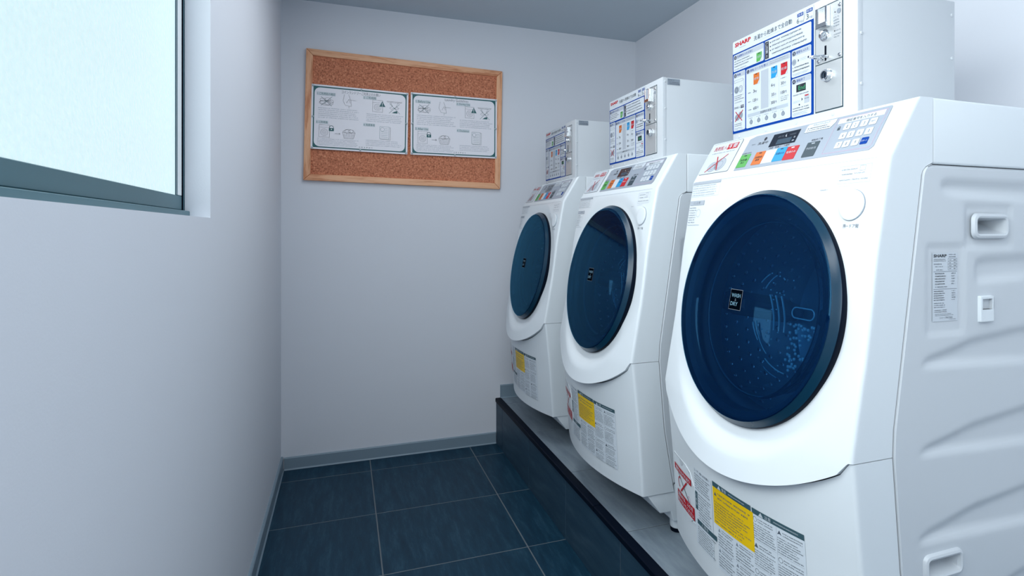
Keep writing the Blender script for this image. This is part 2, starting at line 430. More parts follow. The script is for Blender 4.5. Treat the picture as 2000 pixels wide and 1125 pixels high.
def washer_icon(p, X, Z, u0, u1, v0, v1, m, w):
    p.frame(X(u0), X(u1), Z(v1), Z(v0), w, m); cx, cz = X((u0+u1)/2), Z(v0+(v1-v0)*0.6)
    p.line([(X(u0), Z(v0+(v1-v0)*.2)), (X(u1), Z(v0+(v1-v0)*.2))], w*.8, m)
    p.ring(cx, cz, (X(u1)-X(u0))*.34, w, m); p.ring(cx, cz, (X(u1)-X(u0))*.2, w*.8, m); p.ring(cx, cz, (X(u1)-X(u0))*.09, w*.8, m, seg=12)
    for k in range(4): p.rect(X(u0+(u1-u0)*(.1+.2*k)), X(u0+(u1-u0)*(.22+.2*k)), Z(v0+(v1-v0)*.07), Z(v0+(v1-v0)*.14), m)
def notice(name, x0, x1, z0, z1, rot, lang, label):
    c = Vector(((x0+x1)/2, YB-0.0226, (z0+z1)/2)); W, Hh = x1-x0, z1-z0
    root = empty(name, c); root.rotation_euler = (0, rot, 0); tag(root, label, 'notice', 'laundry notices on the cork board')
    mb = MB(); mb.box(-W/2, W/2, -0.0004, 0.0004, -Hh/2, Hh/2, PAPER); mb.build('sheet', root, smooth=0)
    p = Print(lambda a, b_, l: (a, -0.0004-l*0.6, b_))
    X = lambda u: -W/2+u*W
    Z = lambda v: Hh/2-v*Hh
    jp = lang == 'jp'
    ln = TEALL if jp else TEAL; bw = 0.0011
    p.rect(X(.018), X(.982), Z(.975), Z(.025), TEAL, 1); p.rect(X(.030), X(.970), Z(.958), Z(.045), PAPER, 2, r=0.024)
    tx = TEALL if jp else INKG
    ttl = 'コインランドリーご利用上のお願い' if jp else 'Laundry Guidelines'
    p.text(ttl, X(.30 if jp else .385), X(.70 if jp else .655), Z(.108), Z(.058), INKG)
    hs = ['1. ご利用前の確認', '2. ご利用時', '3. ご利用後', '4. 免責事項'] if jp else ['1. Before Use', '2. During Use', '3. After Use', '4. Disclaimer']
    hb = [(.056, .235, .118, .158), (.525, .655, .118, .158), (.052, .165, .56, .598), (.53, .645, .55, .588)] if jp else \
         [(.056, .217, .118, .158), (.52, .675, .112, .154), (.052, .195, .56, .598), (.526, .667, .55, .588)]
    for s_, (u0, u1, v0, v1) in zip(hs, hb): p.rect(X(u0-.004), X(u1+.004), Z(v1+.006), Z(v0-.006), HEADBAR, 3); p.text(s_, X(u0), X(u1), Z(v1), Z(v0), TEAL, 4)
    # crossed out pile of laundry, a hand emptying pockets
    cx, cz = X(.148), Z(.25)
    for k in range(5):
        t = k*1.25; p.ring(cx+0.018*math.cos(t), cz+0.009*math.sin(t), .013, bw, ln, seg=14, ry=.008)
    p.ring(cx, cz-.008, .030, bw, ln, seg=20, ry=.011)
    p.line([(X(.095), Z(.32)), (X(.205), Z(.175))], bw*1.3, TEAL, 4); p.line([(X(.095), Z(.185)), (X(.2), Z(.32))], bw*1.3, TEAL, 4)
    p.line([(X(.33), Z(.12)), (X(.315), Z(.22)), (X(.34), Z(.29)), (X(.40), Z(.30)), (X(.395), Z(.21)), (X(.37), Z(.12))], bw, ln)
    p.line([(X(.385), Z(.20)), (X(.45), Z(.205))], bw, ln); p.line([(X(.35), Z(.25)), (X(.375), Z(.19)), (X(.39), Z(.25))], bw, ln)
    p.line([(X(.375), Z(.30)), (X(.375), Z(.335))], bw, ln)
    for u, v in ((.265, .17), (.285, .19), (.27, .22), (.295, .155), (.28, .265), (.262, .29)): p.rect(X(u), X(u+.018), Z(v+.026), Z(v), ln)
    washer_icon(p, X, Z, .62, .725, .165, .35, ln, bw)
    p.shape([(X(.69), Z(.262)), (X(.755), Z(.262)), (X(.722), Z(.172))], TEAL, 3); p.rect(X(.7195), X(.7245), Z(.235), Z(.198), PAPER, 4); p.rect(X(.7195), X(.7245), Z(.254), Z(.244), PAPER, 4)
    # crossed out shirt over a basin
    p.line([(X(.77), Z(.165)), (X(.93), Z(.165)), (X(.92), Z(.18)), (X(.78), Z(.18))], bw, ln, closed=True)
    p.line([(X(.81), Z(.18)), (X(.83), Z(.24)), (X(.80), Z(.27)), (X(.82), Z(.29)), (X(.85), Z(.265)), (X(.88), Z(.29)), (X(.90), Z(.27)), (X(.87), Z(.24)), (X(.89), Z(.18))], bw, ln)
    p.line([(X(.795), Z(.355)), (X(.905), Z(.20))], bw*1.3, TEAL, 4); p.line([(X(.80), Z(.20)), (X(.91), Z(.355))], bw*1.3, TEAL, 4)
    p.shape([(X(.825), Z(.35)), (X(.885), Z(.35)), (X(.88), Z(.31)), (X(.85), Z(.325))], TEAL, 3)
    washer_icon(p, X, Z, .08, .185, .62, .81, ln, bw)
    p.rect(X(.178), X(.228), Z(.71), Z(.662), TEAL, 4); p.ring(X(.203), Z(.655), .0085, .0022, TEAL, 4, 14, t0=-20, t1=200); p.disc(X(.203), Z(.683), .0028, PAPER, 5, 10)
    p.line([(X(.235), Z(.745)), (X(.29), Z(.745)), (X(.28), Z(.73))], bw*1.3, TEAL); p.line([(X(.29), Z(.745)), (X(.28), Z(.76))], bw*1.3, TEAL)
    p.line([(X(.315), Z(.715)), (X(.445), Z(.715)), (X(.425), Z(.81)), (X(.335), Z(.81))], bw*1.2, ln, closed=True)
    for k in range(6): p.line([(X(.335+.018*k), Z(.73)), (X(.345+.0145*k), Z(.80))], bw, ln)
    p.ring(X(.38), Z(.715), .026, bw, ln, seg=14, ry=.015, t0=0, t1=180); p.ring(X(.365), Z(.70), .012, bw, ln, seg=12, ry=.009); p.ring(X(.40), Z(.695), .011, bw, ln, seg=12, ry=.008)
    p.frame(X(.71), X(.812), Z(.785), Z(.59), bw, ln); p.rect(X(.70), X(.798), Z(.775), Z(.58), PAPER, 3); p.frame(X(.70), X(.798), Z(.775), Z(.58), bw, ln, 4)
    p.ring(X(.727), Z(.625), .009, bw, ln, 4, 14)
    for k in range(6): p.line([(X(.715 if k > 1 else .752), Z(.61+.027*k)), (X(.785), Z(.61+.027*k))], bw, ln, 4)
    dl = DOTS
    for u0, u1, v0, v1, n in ((.068, .51, .345, .52, 6), (.557, .955, .38, .52, 5), (.064, .5, .825, .94, 5), (.555, .935, .80, .905, 4)):
        p.dashes(X(u0), X(u1), Z(v1), Z(v0), n, dl, 3, 0.85, 0.15)
    for k, ch in enumerate('GRAPHY'): p.text(ch, X(.487+.0255*k), X(.487+.0255*k+.0115), Z(.945), Z(.922), INKG, 4)
    p.done('print', root, (0, 0, 0))
    return root, W, Hh
nts = [notice('laundry_notice', 0.1262, 0.5575, 1.4652, 1.7633, math.radians(1.0), 'jp', 'white laminated laundry notice in Japanese with teal border on the cork board'),
       notice('laundry_notice', 0.5705, 0.9985, 1.4612, 1.7640, math.radians(0.2), 'en', 'white laminated notice headed Laundry Guidelines on the cork board')]
for (root, W, Hh), who in zip(nts, ('Japanese notice', 'Laundry Guidelines notice')):
    for (sx, sz), nm in {(-1, 1): 'top left corner', (0, 1): 'top edge middle', (1, 1): 'top right corner', (-1, 0): 'left edge middle', (1, 0): 'right edge middle',
                         (-1, -1): 'bottom left corner', (0, -1): 'bottom edge middle', (1, -1): 'bottom right corner'}.items():
        r_ = root.rotation_euler.y; x, z = sx*(W/2-0.007), sz*(Hh/2-0.007)
        c = root.location+Vector((x*math.cos(r_)+z*math.sin(r_), -0.0016, -x*math.sin(r_)+z*math.cos(r_)))
        mb = MB(); mb.lathe(c, (0, -1, 0), [(0.0045, -0.0014), (0.0045, 0.001), (0.0022, 0.003), (0.0022, 0.007), (0.0036, 0.009), (0.0030, 0.0105), (0.0, 0.0108)], CLEAR, 12)
        o = mb.build('push_pin', None, c); tag(o, 'small clear push pin at the %s of the %s' % (nm, who), 'push pin', 'clear pins holding the notices')

# ------------------------------------------------------------------ washer dryer (built at the nearest place, then copied)
YC, W2, DEP = 0.985, 0.285, 1.74
ORG = (1.36, YC, PZ)
def itp(x, xs_, ys_):
    if x <= xs_[0]: return ys_[0]
    for i in range(len(xs_)-1):
        if x <= xs_[i+1]: return ys_[i]+(ys_[i+1]-ys_[i])*(x-xs_[i])/(xs_[i+1]-xs_[i])
    return ys_[-1]
def sst(a, b_, x): t = min(1, max(0, (x-a)/(b_-a))); return t*t*(3-2*t)
def PU(z): return itp(z, [.60, .72, .741, .78, .89, 1.049, 1.104, 1.153, 1.209, 1.307], [.985, .9985, 1.002, 1.009, 1.029, 1.051, 1.061, 1.0695, 1.0805, 1.141])
def BU(z): return itp(z, [.60, .70, .80, .94, 1.15, 1.209], [.046, .034, .022, .012, .005, 0])
def PL(z): return itp(z, [.357, .5515, .66, .7145, .73], [1.0345, 1.021, 1.010, 1.0045, 1.003])
def BL(z): return itp(z, [.357, .5, .62, .73], [.047, .043, .042, .040])
SEZ = [.30, .357, .409, .534, .727, .77, 1.048, 1.176]
SEX = [1.145, 1.136, 1.126, 1.104, 1.087, 1.089, 1.131, 1.1506]
def seam(z):
    if z > 1.1990: return 1.1772
    if z > 1.1755: return 1.1505+(.024-math.sqrt(max(0, .024**2-(z-1.1755)**2)))*1.15
    return itp(z, SEZ, SEX)
FIL = 0.008; WF = W2-FIL
TH = math.radians(10.6); DO = Vector((1.0245, 0.977, 0.941)); DN = Vector((-math.cos(TH), 0, math.sin(TH))); DV = Vector((math.sin(TH), 0, math.cos(TH)))
def dish(y, z):
    r = math.hypot(y-DO.y, (z-DO.z)/math.cos(TH))
    return 0.004*(1-sst(0.236, 0.300, r))
def split(u):
    u = abs(u); u_ = min(u, .268); a = .622+.46-math.sqrt(.46**2-u_*u_)
    return a+(.727-a)*sst(.262, .282, u)
def xu(u, z):
    x = PU(z)-BU(z)*(1-min(1, abs(u)/WF)**2); y = YC+u
    r = math.hypot(y-DO.y, (z-DO.z)/math.cos(TH))
    if r > .30: return x
    xd = DO.x+(z-DO.z)*math.tan(TH)+.009                  # the door sits in a shallow dish
    return x+(1-sst(.2400, .2850, r))*max(0.003, xd-x) if r > .24 else x+max(.003, xd-x)
def xl(u, z): return PL(z)-BL(z)*(1-min(1, abs(u)/WF)**2)
# columns: (kind, u)  -W2 is the near (right hand) side
def columns(nf):
    c = []
    for k in (1, .8, .6, .4, .2, .06, 0): c.append(('s', -1, k))
    for k in range(1, 5): c.append(('f', -1, k/5))
    for k in range(nf+1):
        c.append(('p', -WF+2*WF*k/nf, 0))
        if k == 0: c.append(('p', -WF+.0012, 0))
        if k == nf-1: c.append(('p', WF-.0012, 0))
    for k in range(4, 0, -1): c.append(('f', 1, k/5))
    for k in (0, .06, .2, .4, .6, .8, 1): c.append(('s', 1, k))
    return c
def cpoint(col, zf, xf):
    """zf(u) height at that column, xf(u,z) front surface"""
    kind, a, t = col
    if kind == 'p': z = zf(a); return (xf(a, z), YC+a, z)
    z = zf(a*W2); xe = xf(a*WF, z)
    if kind == 'f':
        an = math.pi/2*(1-t) if False else math.pi/2*t
        return (xe+FIL-FIL*math.sin(math.pi/2*t), YC+a*(WF+FIL*math.cos(math.pi/2*t)), z)
    x0 = xe+FIL; return (x0+(seam(z)-0.0008-x0)*t, YC+a*W2, z)
cols = columns(78)

WD = empty('washer_dryer', ORG)
# upper bezel
rows = []
def zf_row(v): return lambda u: split(u)+v*(1.209-split(u))
rows.append([(q[0]+0.02*(0 if c[0] == 's' else 1), q[1]+(0.004 if c[0] == 's' and c[1] < 0 else (-0.004 if c[0] == 's' else 0)), q[2]+0.001) for c, q in ((c, cpoint(c, zf_row(0), xu)) for c in cols)])
NV = 66
for i in range(NV+1): rows.append([cpoint(c, zf_row(i/NV), xu) for c in cols])
for z in (1.225, 1.25, 1.275, 1.295, 1.303): rows.append([cpoint(c, lambda u, z=z: z, xu) for c in cols])
def toprow(x, z): return [(max(x, q[0]), q[1], z) for q in (cpoint(c, lambda u: min(z, 1.307), xu) for c in cols)]
rows.append(toprow(1.1425, 1.3066)); rows.append(toprow(1.148, 1.3085)); rows.append(toprow(1.1765, 1.309))
def hole(i, j):
    q = rows[i][j]; q2 = rows[i+1][j+1]; y, z = (q[1]+q2[1])/2, (q[2]+q2[2])/2
    return q[0] < 1.12 and abs(y-YC) < WF and math.hypot(y-DO.y, (z-DO.z)/math.cos(TH)) < 0.221
b = MB(); b.grid(rows, PLASTIC, hole)
b.build('front_bezel', WD, ORG, smooth=38)
# lower front panel
rows = []
def zl_row(v): return lambda u: .357+v*(split(u)-0.0014-.357)
rows.append([(1.136, q[1], .3575) for q in (cpoint(c, zl_row(0), xl) for c in cols)])
for i in range(19): rows.append([cpoint(c, zl_row(i/18), xl) for c in cols])
q_ = rows[-1]; rows.append([(q[0]+(0.02 if c[0] != 's' else 0), q[1]+(0.006*(1 if c[1] < 0 else -1) if c[0] == 's' else 0), q[2]+0.0004) for c, q in zip(cols, q_)])
b = MB(); b.grid(rows, PLASTIC); b.build('lower_panel', WD, ORG, smooth=38)
# inner core behind the seams, base and lid
b = MB()
b.box(1.10, DEP-0.01, YC-W2+0.055, YC+W2-0.055, .30, .70, SHADOWGAP); b.box(1.16, DEP-0.01, YC-W2+0.012, YC+W2-0.012, 1.185, 1.30, SHADOWGAP)
b.box(1.38, DEP-0.01, YC-W2+0.012, YC+W2-0.012, .70, 1.185, SHADOWGAP)
for s_ in (-1, 1): b.box(1.12, 1.38, YC+s_*(W2-0.055)-0.002, YC+s_*(W2-0.055)+0.002, .70, 1.185, SHADOWGAP)
b.build('inner_chassis', WD, ORG, smooth=0)
b = MB(); sec = [(1.052, .3565), (1.094, .300), (1.128, .300), (1.136, .2705), (DEP-.02, .2705), (DEP-.02, .376), (1.137, .376), (1.137, .3565)]
A = [(x, YC-W2+0.004, z) for x, z in sec]; B2 = [(x, YC+W2-0.004, z) for x, z in sec]; n = len(sec)
b.mesh(A+B2, [(k, (k+1) % n, n+(k+1) % n, n+k) for k in range(n)]+[tuple(range(n)), tuple(range(n, 2*n))], PLASTIC); b.build('base', WD, ORG, bevel=0.003)
for sy in (-1, 1):
    for x in (1.168, 1.66):
        b = MB(); c = (x, YC+sy*(W2-0.035), PZ)
        b.lathe(c, (0, 0, 1), [(0.021, 0.012), (0.0225, 0.016), (0.0225, 0.040), (0.017, 0.0425)], PLASTIC, 24, True)
        f = b.build('foot', WD, ORG)
        b = MB(); b.lathe(c, (0, 0, 1), [(0.020, 0.0), (0.021, 0.002), (0.021, 0.010), (0.018, 0.0125)], BLACK, 24, True)
        b.build('foot_pad', f, (0, 0, 0)).location = (0, 0, 0)
        f.children[0].data.transform(__import__('mathutils').Matrix.Translation((-ORG[0], -ORG[1], -ORG[2])))
b = MB(); b.box(1.1778, DEP, YC-W2, YC+W2, 1.2000, 1.3092, PLASTIC); b.build('top_cover', WD, ORG, bevel=0.004, seg=3)
# steel side panels with pressed ribs
def side(sgn, detail):
    y0 = YC+sgn*W2
    zt, zb = 1.1988, 0.3795
    nz, nx = (150, 104) if detail else (30, 14)
    ribs = [  # x0, z top curve (x,z), z bottom curve
        (1.137, [(1.137, .872), (1.16, .886), (1.27, .912), (1.40, .925), (1.52, .925), (1.65, .905), (1.70, .88)], [(1.137, .862), (1.40, .851), (1.70, .862)]),
        (1.131, [(1.131, .728), (1.16, .742), (1.27, .768), (1.40, .783), (1.52, .783), (1.65, .763), (1.70, .74)], [(1.131, .718), (1.40, .708), (1.70, .718)]),
        (1.131, [(1.131, .588), (1.16, .602), (1.27, .628), (1.40, .643), (1.52, .643), (1.65, .623), (1.70, .60)], [(1.131, .576), (1.40, .566), (1.70, .576)]),
        (1.262, [(1.262, .462), (1.29, .472), (1.40, .495), (1.52, .497), (1.65, .48), (1.70, .46)], [(1.262, .445), (1.40, .436), (1.70, .445)]),
        (1.268, [(1.268, 1.046), (1.30, 1.050), (1.40, 1.053), (1.70, 1.053)], [(1.268, .994), (1.40, 1.0), (1.70, 1.0)]),
        (1.186, [(1.186, 1.178), (1.22, 1.180), (1.70, 1.180)], [(1.186, 1.150), (1.22, 1.143), (1.40, 1.137), (1.70, 1.137)])]
    def depth(x, z):
        d = 0
        if not detail: return 0
        for x0, tp, bt in ribs:
            if x < x0-.005: continue
            t = itp(x, [q[0] for q in tp], [q[1] for q in tp]); bb = itp(x, [q[0] for q in bt], [q[1] for q in bt])
            k = sst(0, .020, t-z)*sst(0, .018, z-bb)*sst(x0, x0+.020, x)*sst(0, .02, 1.70-x)
            d = max(d, 0.0075*k)
        # shallow pads round the upper handle and the rating label
        k = sst(-.012, -.004, -max(abs(x-1.3075)-.050, abs(z-1.097)-.028)); d = max(d, .0035*k)
        k = sst(-.010, -.002, -max(abs(x-1.202)-.037, abs(z-.992)-.068)); d = max(d, .0030*k)
        return d
    rows = []
    for i in range(nz+1):
        z = zb+(zt-zb)*i/nz; xs0 = seam(z)+0.0008
        ye = y0-sgn*0.006 if i in (0, nz) else y0
        row = [(xs0, y0-sgn*0.006, z), (xs0+.0002, y0+sgn*.0024, z), (xs0+.0014, y0+sgn*(.0036 if i not in (0, nz) else -.002), z)]
        for j in range(1, nx+1):
            x = xs0+.0014+(DEP-xs0-.0014)*j/nx; row.append((x, y0+sgn*(0.0036-depth(x, z)) if i not in (0, nz) else ye, z))
        rows.append(row)
    holes = [(1.2735, 1.3415, 1.0855, 1.1085), (1.160, 1.228, .5265, .5495)]
    def skip(i, j):
        q, q2 = rows[i][j], rows[i+1][j+1]; x, z = (q[0]+q2[0])/2, (q[2]+q2[2])/2
        return detail and any(h0-.003 < x < h1+.003 and g0-.003 < z < g1+.003 for h0, h1, g0, g1 in holes)
    mb = MB(); mb.grid(rows, PANEL, skip)
    return mb.build('side_panel', WD, ORG, smooth=40)
sp = side(-1, True); side(1, False)
YS = YC-W2-.0024
def rrect(x0, x1, z0, z1, r, n=5):
    pts = []
    for cx, cz, t0 in ((x1-r, z1-r, 0), (x0+r, z1-r, 90), (x0+r, z0+r, 180), (x1-r, z0+r, 270)):
        for k in range(n): t = math.radians(t0+k*90/(n-1)); pts.append((cx+r*math.cos(t), cz+r*math.sin(t)))
    return pts
def sub(mb, name, parent, smooth=35, **k):      # sub-part: same local space as the thing's parts
    return mb.build(name, parent, ORG, smooth=smooth, **k)
def handle(x0, x1, z0, z1):
    mb = MB(); w_ = .0095
    loops = [(-.001, 0, .012), (-.0065, .002, .011), (-.0078, .0055, .009), (-.0065, w_-.001, .005), (-.002, w_, .004), (.045, w_+.004, .004)]
    ls = [[(x, YS+d, z) for x, z in rrect(x0+i, x1-i, z0+i, z1-i, r)] for d, i, r in loops]
    # scooped: the back of the recess rises towards its lower edge
    ls[-1] = [(x, YS+.003+.045*max(0, (z-z0-w_)/(z1-z0-2*w_)), z) for x, y, z in ls[-1]]
    n_ = len(ls[0]); V = [q for l in ls for q in l]
    F = [(a*n_+k, a*n_+(k+1) % n_, (a+1)*n_+(k+1) % n_, (a+1)*n_+k) for a in range(len(ls)-1) for k in range(n_)]
    F.append(tuple((len(ls)-1)*n_+k for k in range(n_)))
    mb.mesh(V, F, PANEL); sub(mb, 'carry_handle', sp, 40)
handle(1.2625, 1.352, 1.075, 1.119); handle(1.149, 1.239, .516, .560)
# small white clip with a square recess
mb = MB(); x0, x1, z0, z1 = 1.2785, 1.3125, .933, .978
ls = [[(x, YS+d, z) for x, z in rrect(x0+i, x1-i, z0+i, z1-i, r)] for d, i, r in ((-.001, 0, .002), (-.006, .0006, .002), (-.0068, .0016, .002))]
n_ = len(ls[0]); V = [q for l in ls for q in l]
mb.mesh(V, [(a*n_+k, a*n_+(k+1) % n_, (a+1)*n_+(k+1) % n_, (a+1)*n_+k) for a in range(2) for k in range(n_)], PLASTIC)
mb.box(x0+.001, x1-.001, YS-.0066, YS-.001, z0+.0016, z0+.022, PLASTIC)
hx0, hx1, hz0, hz1 = x0+.005, x1-.005, z0+.022, z1-.005; yf = YS-.0066; yb = YS+.010
for (a0, a1, c0, c1) in ((x0+.0016, hx0, z0+.022, z1-.0016), (hx1, x1-.0016, z0+.022, z1-.0016), (hx0, hx1, hz1, z1-.0016)):
    mb.poly([(a0, yf, c0), (a1, yf, c0), (a1, yf, c1), (a0, yf, c1)], PLASTIC)
for P4 in ([(hx0, yf, hz0), (hx0, yf, hz1), (hx0, yb, hz1), (hx0, yb, hz0)], [(hx1, yf, hz0), (hx1, yf, hz1), (hx1, yb, hz1), (hx1, yb, hz0)],
           [(hx0, yf, hz1), (hx1, yf, hz1), (hx1, yb, hz1), (hx0, yb, hz1)], [(hx0, yf, hz0), (hx1, yf, hz0), (hx1, yb, hz0), (hx0, yb, hz0)], [(hx0, YS-.001, hz0), (hx1, YS-.001, hz0), (hx1, YS-.001, hz1), (hx0, YS-.001, hz1)]):
    mb.poly(P4, INKL if P4[0][1] == YS-.001 else PANEL)
sub(mb, 'hook_clip', sp, 30)
# rating label on the side
p = Print(lambda a, b_, l: (a, YS+.0012-l, b_))
X = lambda u: 1.1735+u*(.0585); Z = lambda v: 1.0525-v*.1135
p.rect(X(0), X(1), Z(1), Z(0), WHITE, 0)
p.text('SHARP', X(.04), X(.56), Z(.066), Z(.022), INK, 2, 0.03)
p.dashes(X(.64), X(.95), Z(.075), Z(.01), 2, INKG, 2); p.dashes(X(.05), X(.58), Z(.13), Z(.085), 2, INK, 2, 0.95)
for k in range(4): p.frame(X(.62), X(.97), Z(.125+.043*k), Z(.082+.043*k), .0004, INKL); p.dashes(X(.66), X(.76), Z(.12+.043*k), Z(.09+.043*k), 1, INKG); p.dashes(X(.84), X(.95), Z(.12+.043*k), Z(.09+.043*k), 1, INK)
p.dashes(X(.05), X(.45), Z(.18), Z(.15), 1, INKG); p.dashes(X(.1), X(.45), Z(.215), Z(.19), 1, INKG); p.dashes(X(.14), X(.5), Z(.265), Z(.235), 1, INKG)
p.line([(X(.04), Z(.275)), (X(.97), Z(.275))], .0005, INKG); p.line([(X(.04), Z(.53)), (X(.97), Z(.53))], .0005, INKG)
p.dashes(X(.1), X(.55), Z(.475), Z(.285), 5, INK, 2, 0.97); p.dashes(X(.75), X(.93), Z(.475), Z(.285), 5, INKG, 2); p.dashes(X(.1), X(.65), Z(.515), Z(.48), 1, INKG)
p.dashes(X(.05), X(.5), Z(.705), Z(.545), 5, INK, 2, 0.97); p.dashes(X(.76), X(.93), Z(.705), Z(.545), 5, INKG, 2)
p.dashes(X(.06), X(.6), Z(.81), Z(.72), 3, INKG, 2, .6); p.dashes(X(.08), X(.58), Z(.875), Z(.825), 2, INK, 2, 0.9); p.dashes(X(.1), X(.85), Z(.925), Z(.885), 2, INKG)
p.text('シャープ株式会社', X(.28), X(.8), Z(.965), Z(.935), INKG, 2); p.dashes(X(.65), X(.95), Z(.985), Z(.968), 1, INKG)
tag(p.build('rating_label', sp, ORG, smooth=0, recalc=False), 'white rating label with rows of small print')

# ---- round door
door_mb = MB()
door_mb.lathe(DO, DN, [(.200, -.020), (.228, -.020), (.2335, -.013), (.2345, -.004), (.2342, .0000), (.2335, .0012)], RIMD, 128)
door_mb.lathe(DO, DN, [(.2335, .0012), (.2320, .0026), (.2285, .0068), (.2250, .0110), (.2236, .0126)], RIM, 128)
door_mb.lathe(DO, DN, [(.2236, .0126), (.2222, .0134), (.2215, .0128), (.2200, .004), (.205, .0), (.200, -.020)], RIM, 128)
door = door_mb.build('door', WD, ORG, smooth=50); tag(door, 'round door with a dark blue rim and smoked glass')
b = MB(); prof = [(.2236, .0132), (.2230, .0141), (.2218, .0146)]+[(r, .0146+.005*(1-(r/.2218)**2)) for r in (.215, .20, .17, .13, .09, .05, .02, .0005)]
b.lathe(DO, DN, prof, DOORGLASS, 96); sub(b, 'door_glass', door, 60)
b = MB(); b.lathe(DO, DN, [(.2155, .006), (.190, .002), (.182, .0), (.178, -.008), (.176, -.020), (.170, -.06), (.155, -.10), (.125, -.135), (.08, -.150), (.03, -.154), (.0005, -.154)], BOWLGLASS, 96)
b.lathe(DO, DN, [(.176+.0025*math.cos(k*math.pi/4), -.030+.0025*math.sin(k*math.pi/4)) for k in range(9)], BOWLRING, 96)
sub(b, 'glass_bowl', door, 60)
def dpl(a, b_, l): return DO+Vector((0, -1, 0))*a+DV*b_+DN*(l+.0145)
p = Print(lambda a, b_, l: tuple(DO+Vector((0, -1, 0))*a+DV*b_+DN*(.0200+l)))
ba, bb, bw2, bh2 = -.0175, .006, .0190, .0205
p.rect(ba-bw2, ba+bw2, bb-bh2, bb+bh2, INKL, 1); p.rect(ba-bw2+.0006, ba+bw2-.0006, bb-bh2+.0006, bb+bh2-.0006, BADGEB, 2)
p.text('WASH', ba-.0145, ba+.0145, bb+.0045, bb+.0125, BADGE, 3, .02); p.text('&', ba-.0025, ba+.0025, bb-.003, bb+.0025, INKG, 3); p.text('DRY', ba-.0145, ba+.0085, bb-.0125, bb-.0045, BADGE, 3, .02)
tag(p.build('door_badge', door, ORG, smooth=0, recalc=False), 'small black WASH and DRY badge on the glass')
# moulded relief on the back of the glass bowl: a slot, ribs, two arcs and a patch of lumps
def bowl_pt(a, b_, t=-.120): return DO+Vector((0, -1, 0))*a+DV*b_+DN*t
b = MB()
sl = [bowl_pt(a, c) for a, c in rrect(-.012, .050, -.010, .012, .0109, 6)]; b.tube(sl+sl[:1], .0016, RELIEF, 8)
for a0, a1 in ((-.086, -.060), (-.068, -.044), (-.050, -.028)):
    b.tube([bowl_pt(a0+(a1-a0)*k/5+.006*math.sin(k*.6), .030-.075*k/5) for k in range(6)], .0022, RELIEF, 6)
for a0, r_, t0, t1 in ((-.005, .118, 196, 236), (-.005, .128, 238, 268), (-.01, .142, 243, 262), (-.03, .085, 120, 150), (-.055, .085, 118, 140), (-.03, .105, 200, 225)):
    b.tube([bowl_pt(a0+r_*math.cos(math.radians(t0+(t1-t0)*k/8)), r_*math.sin(math.radians(t0+(t1-t0)*k/8))) for k in range(9)], .0016, RELIEF, 6)
for k in range(90):
    a, c = R.uniform(-.012, .098), R.uniform(-.122, -.022)
    if c < -.125+(.098-a)*-.2 or math.hypot(a-.01, c) > .128: continue
    b.lathe(bowl_pt(a, c), DN, [(.0035, -.001), (.0030, .0015), (.0008, .0024)], RELIEF, 7)
for k in range(26): b.lathe(bowl_pt(R.uniform(-.10, -.02), R.uniform(-.14, .08)), DN, [(.0020, -.001), (.0014, .001), (.0005, .0014)], RELIEF, 6)
tag(sub(b, 'moulded_relief', door, 60), 'raised lumps and ribs moulded into the glass', kind='stuff')
# drum seen through the door
b = MB()
b.lathe(DO, DN, [(.229, -.0205), (.229, -.030), (.215, -.034), (.205, -.05), (.200, -.08)], RUBBER, 64)
gk = sub(b, 'door_gasket', WD, 50)
b = MB()
b.lathe(DO, DN, [(.200, -.08), (.222, -.085), (.222, -.33), (.19, -.335), (.10, -.325), (.0005, -.32)], DRUMM, 64)
drum = sub(b, 'drum', WD, 50)
for k in range(3):
    an = math.radians(-60+120*k); rad = Vector((0, -1, 0))*math.cos(an)+DV*math.sin(an); tg = DN.cross(rad)
    b = MB(); V = []
    for t_, wd, ht in ((-.10, .02, .010), (-.13, .03, .04), (-.28, .03, .04), (-.325, .02, .02)):
        c0 = DO+DN*t_+rad*.221
        V += [c0-tg*wd, c0-rad*ht-tg*wd*.35, c0-rad*ht+tg*wd*.35, c0+tg*wd]
    F = [(i*4+j, i*4+j+1, i*4+j+5, i*4+j+4) for i in range(3) for j in range(3)]+[(0, 1, 2, 3), (12, 15, 14, 13)]
    b.mesh(V, F, RUBBER); sub(b, 'drum_lifter', drum, 40)
b = MB()
def bump_dot(c, n_, r_):
    n_ = n_.normalized(); a_ = n_.orthogonal().normalized(); c_ = n_.cross(a_)
    V = [c+(a_*math.cos(k*math.pi/3)+c_*math.sin(k*math.pi/3))*r_ for k in range(6)]+[c+n_*r_*.55]
    b.mesh(V, [(k, (k+1) % 6, 6) for k in range(6)], CHROME)
for i in range(7):
    for k in range(46):
        an = 2*math.pi*(k+.5*(i % 2))/46; rad = Vector((0, -1, 0))*math.cos(an)+DV*math.sin(an)
        bump_dot(DO+DN*(-.11-.031*i)+rad*.2215, -rad, .0055)
o = sub(b, 'drum_dimples', drum, 60); tag(o, 'raised steel dimples pressed in the drum', kind='stuff')

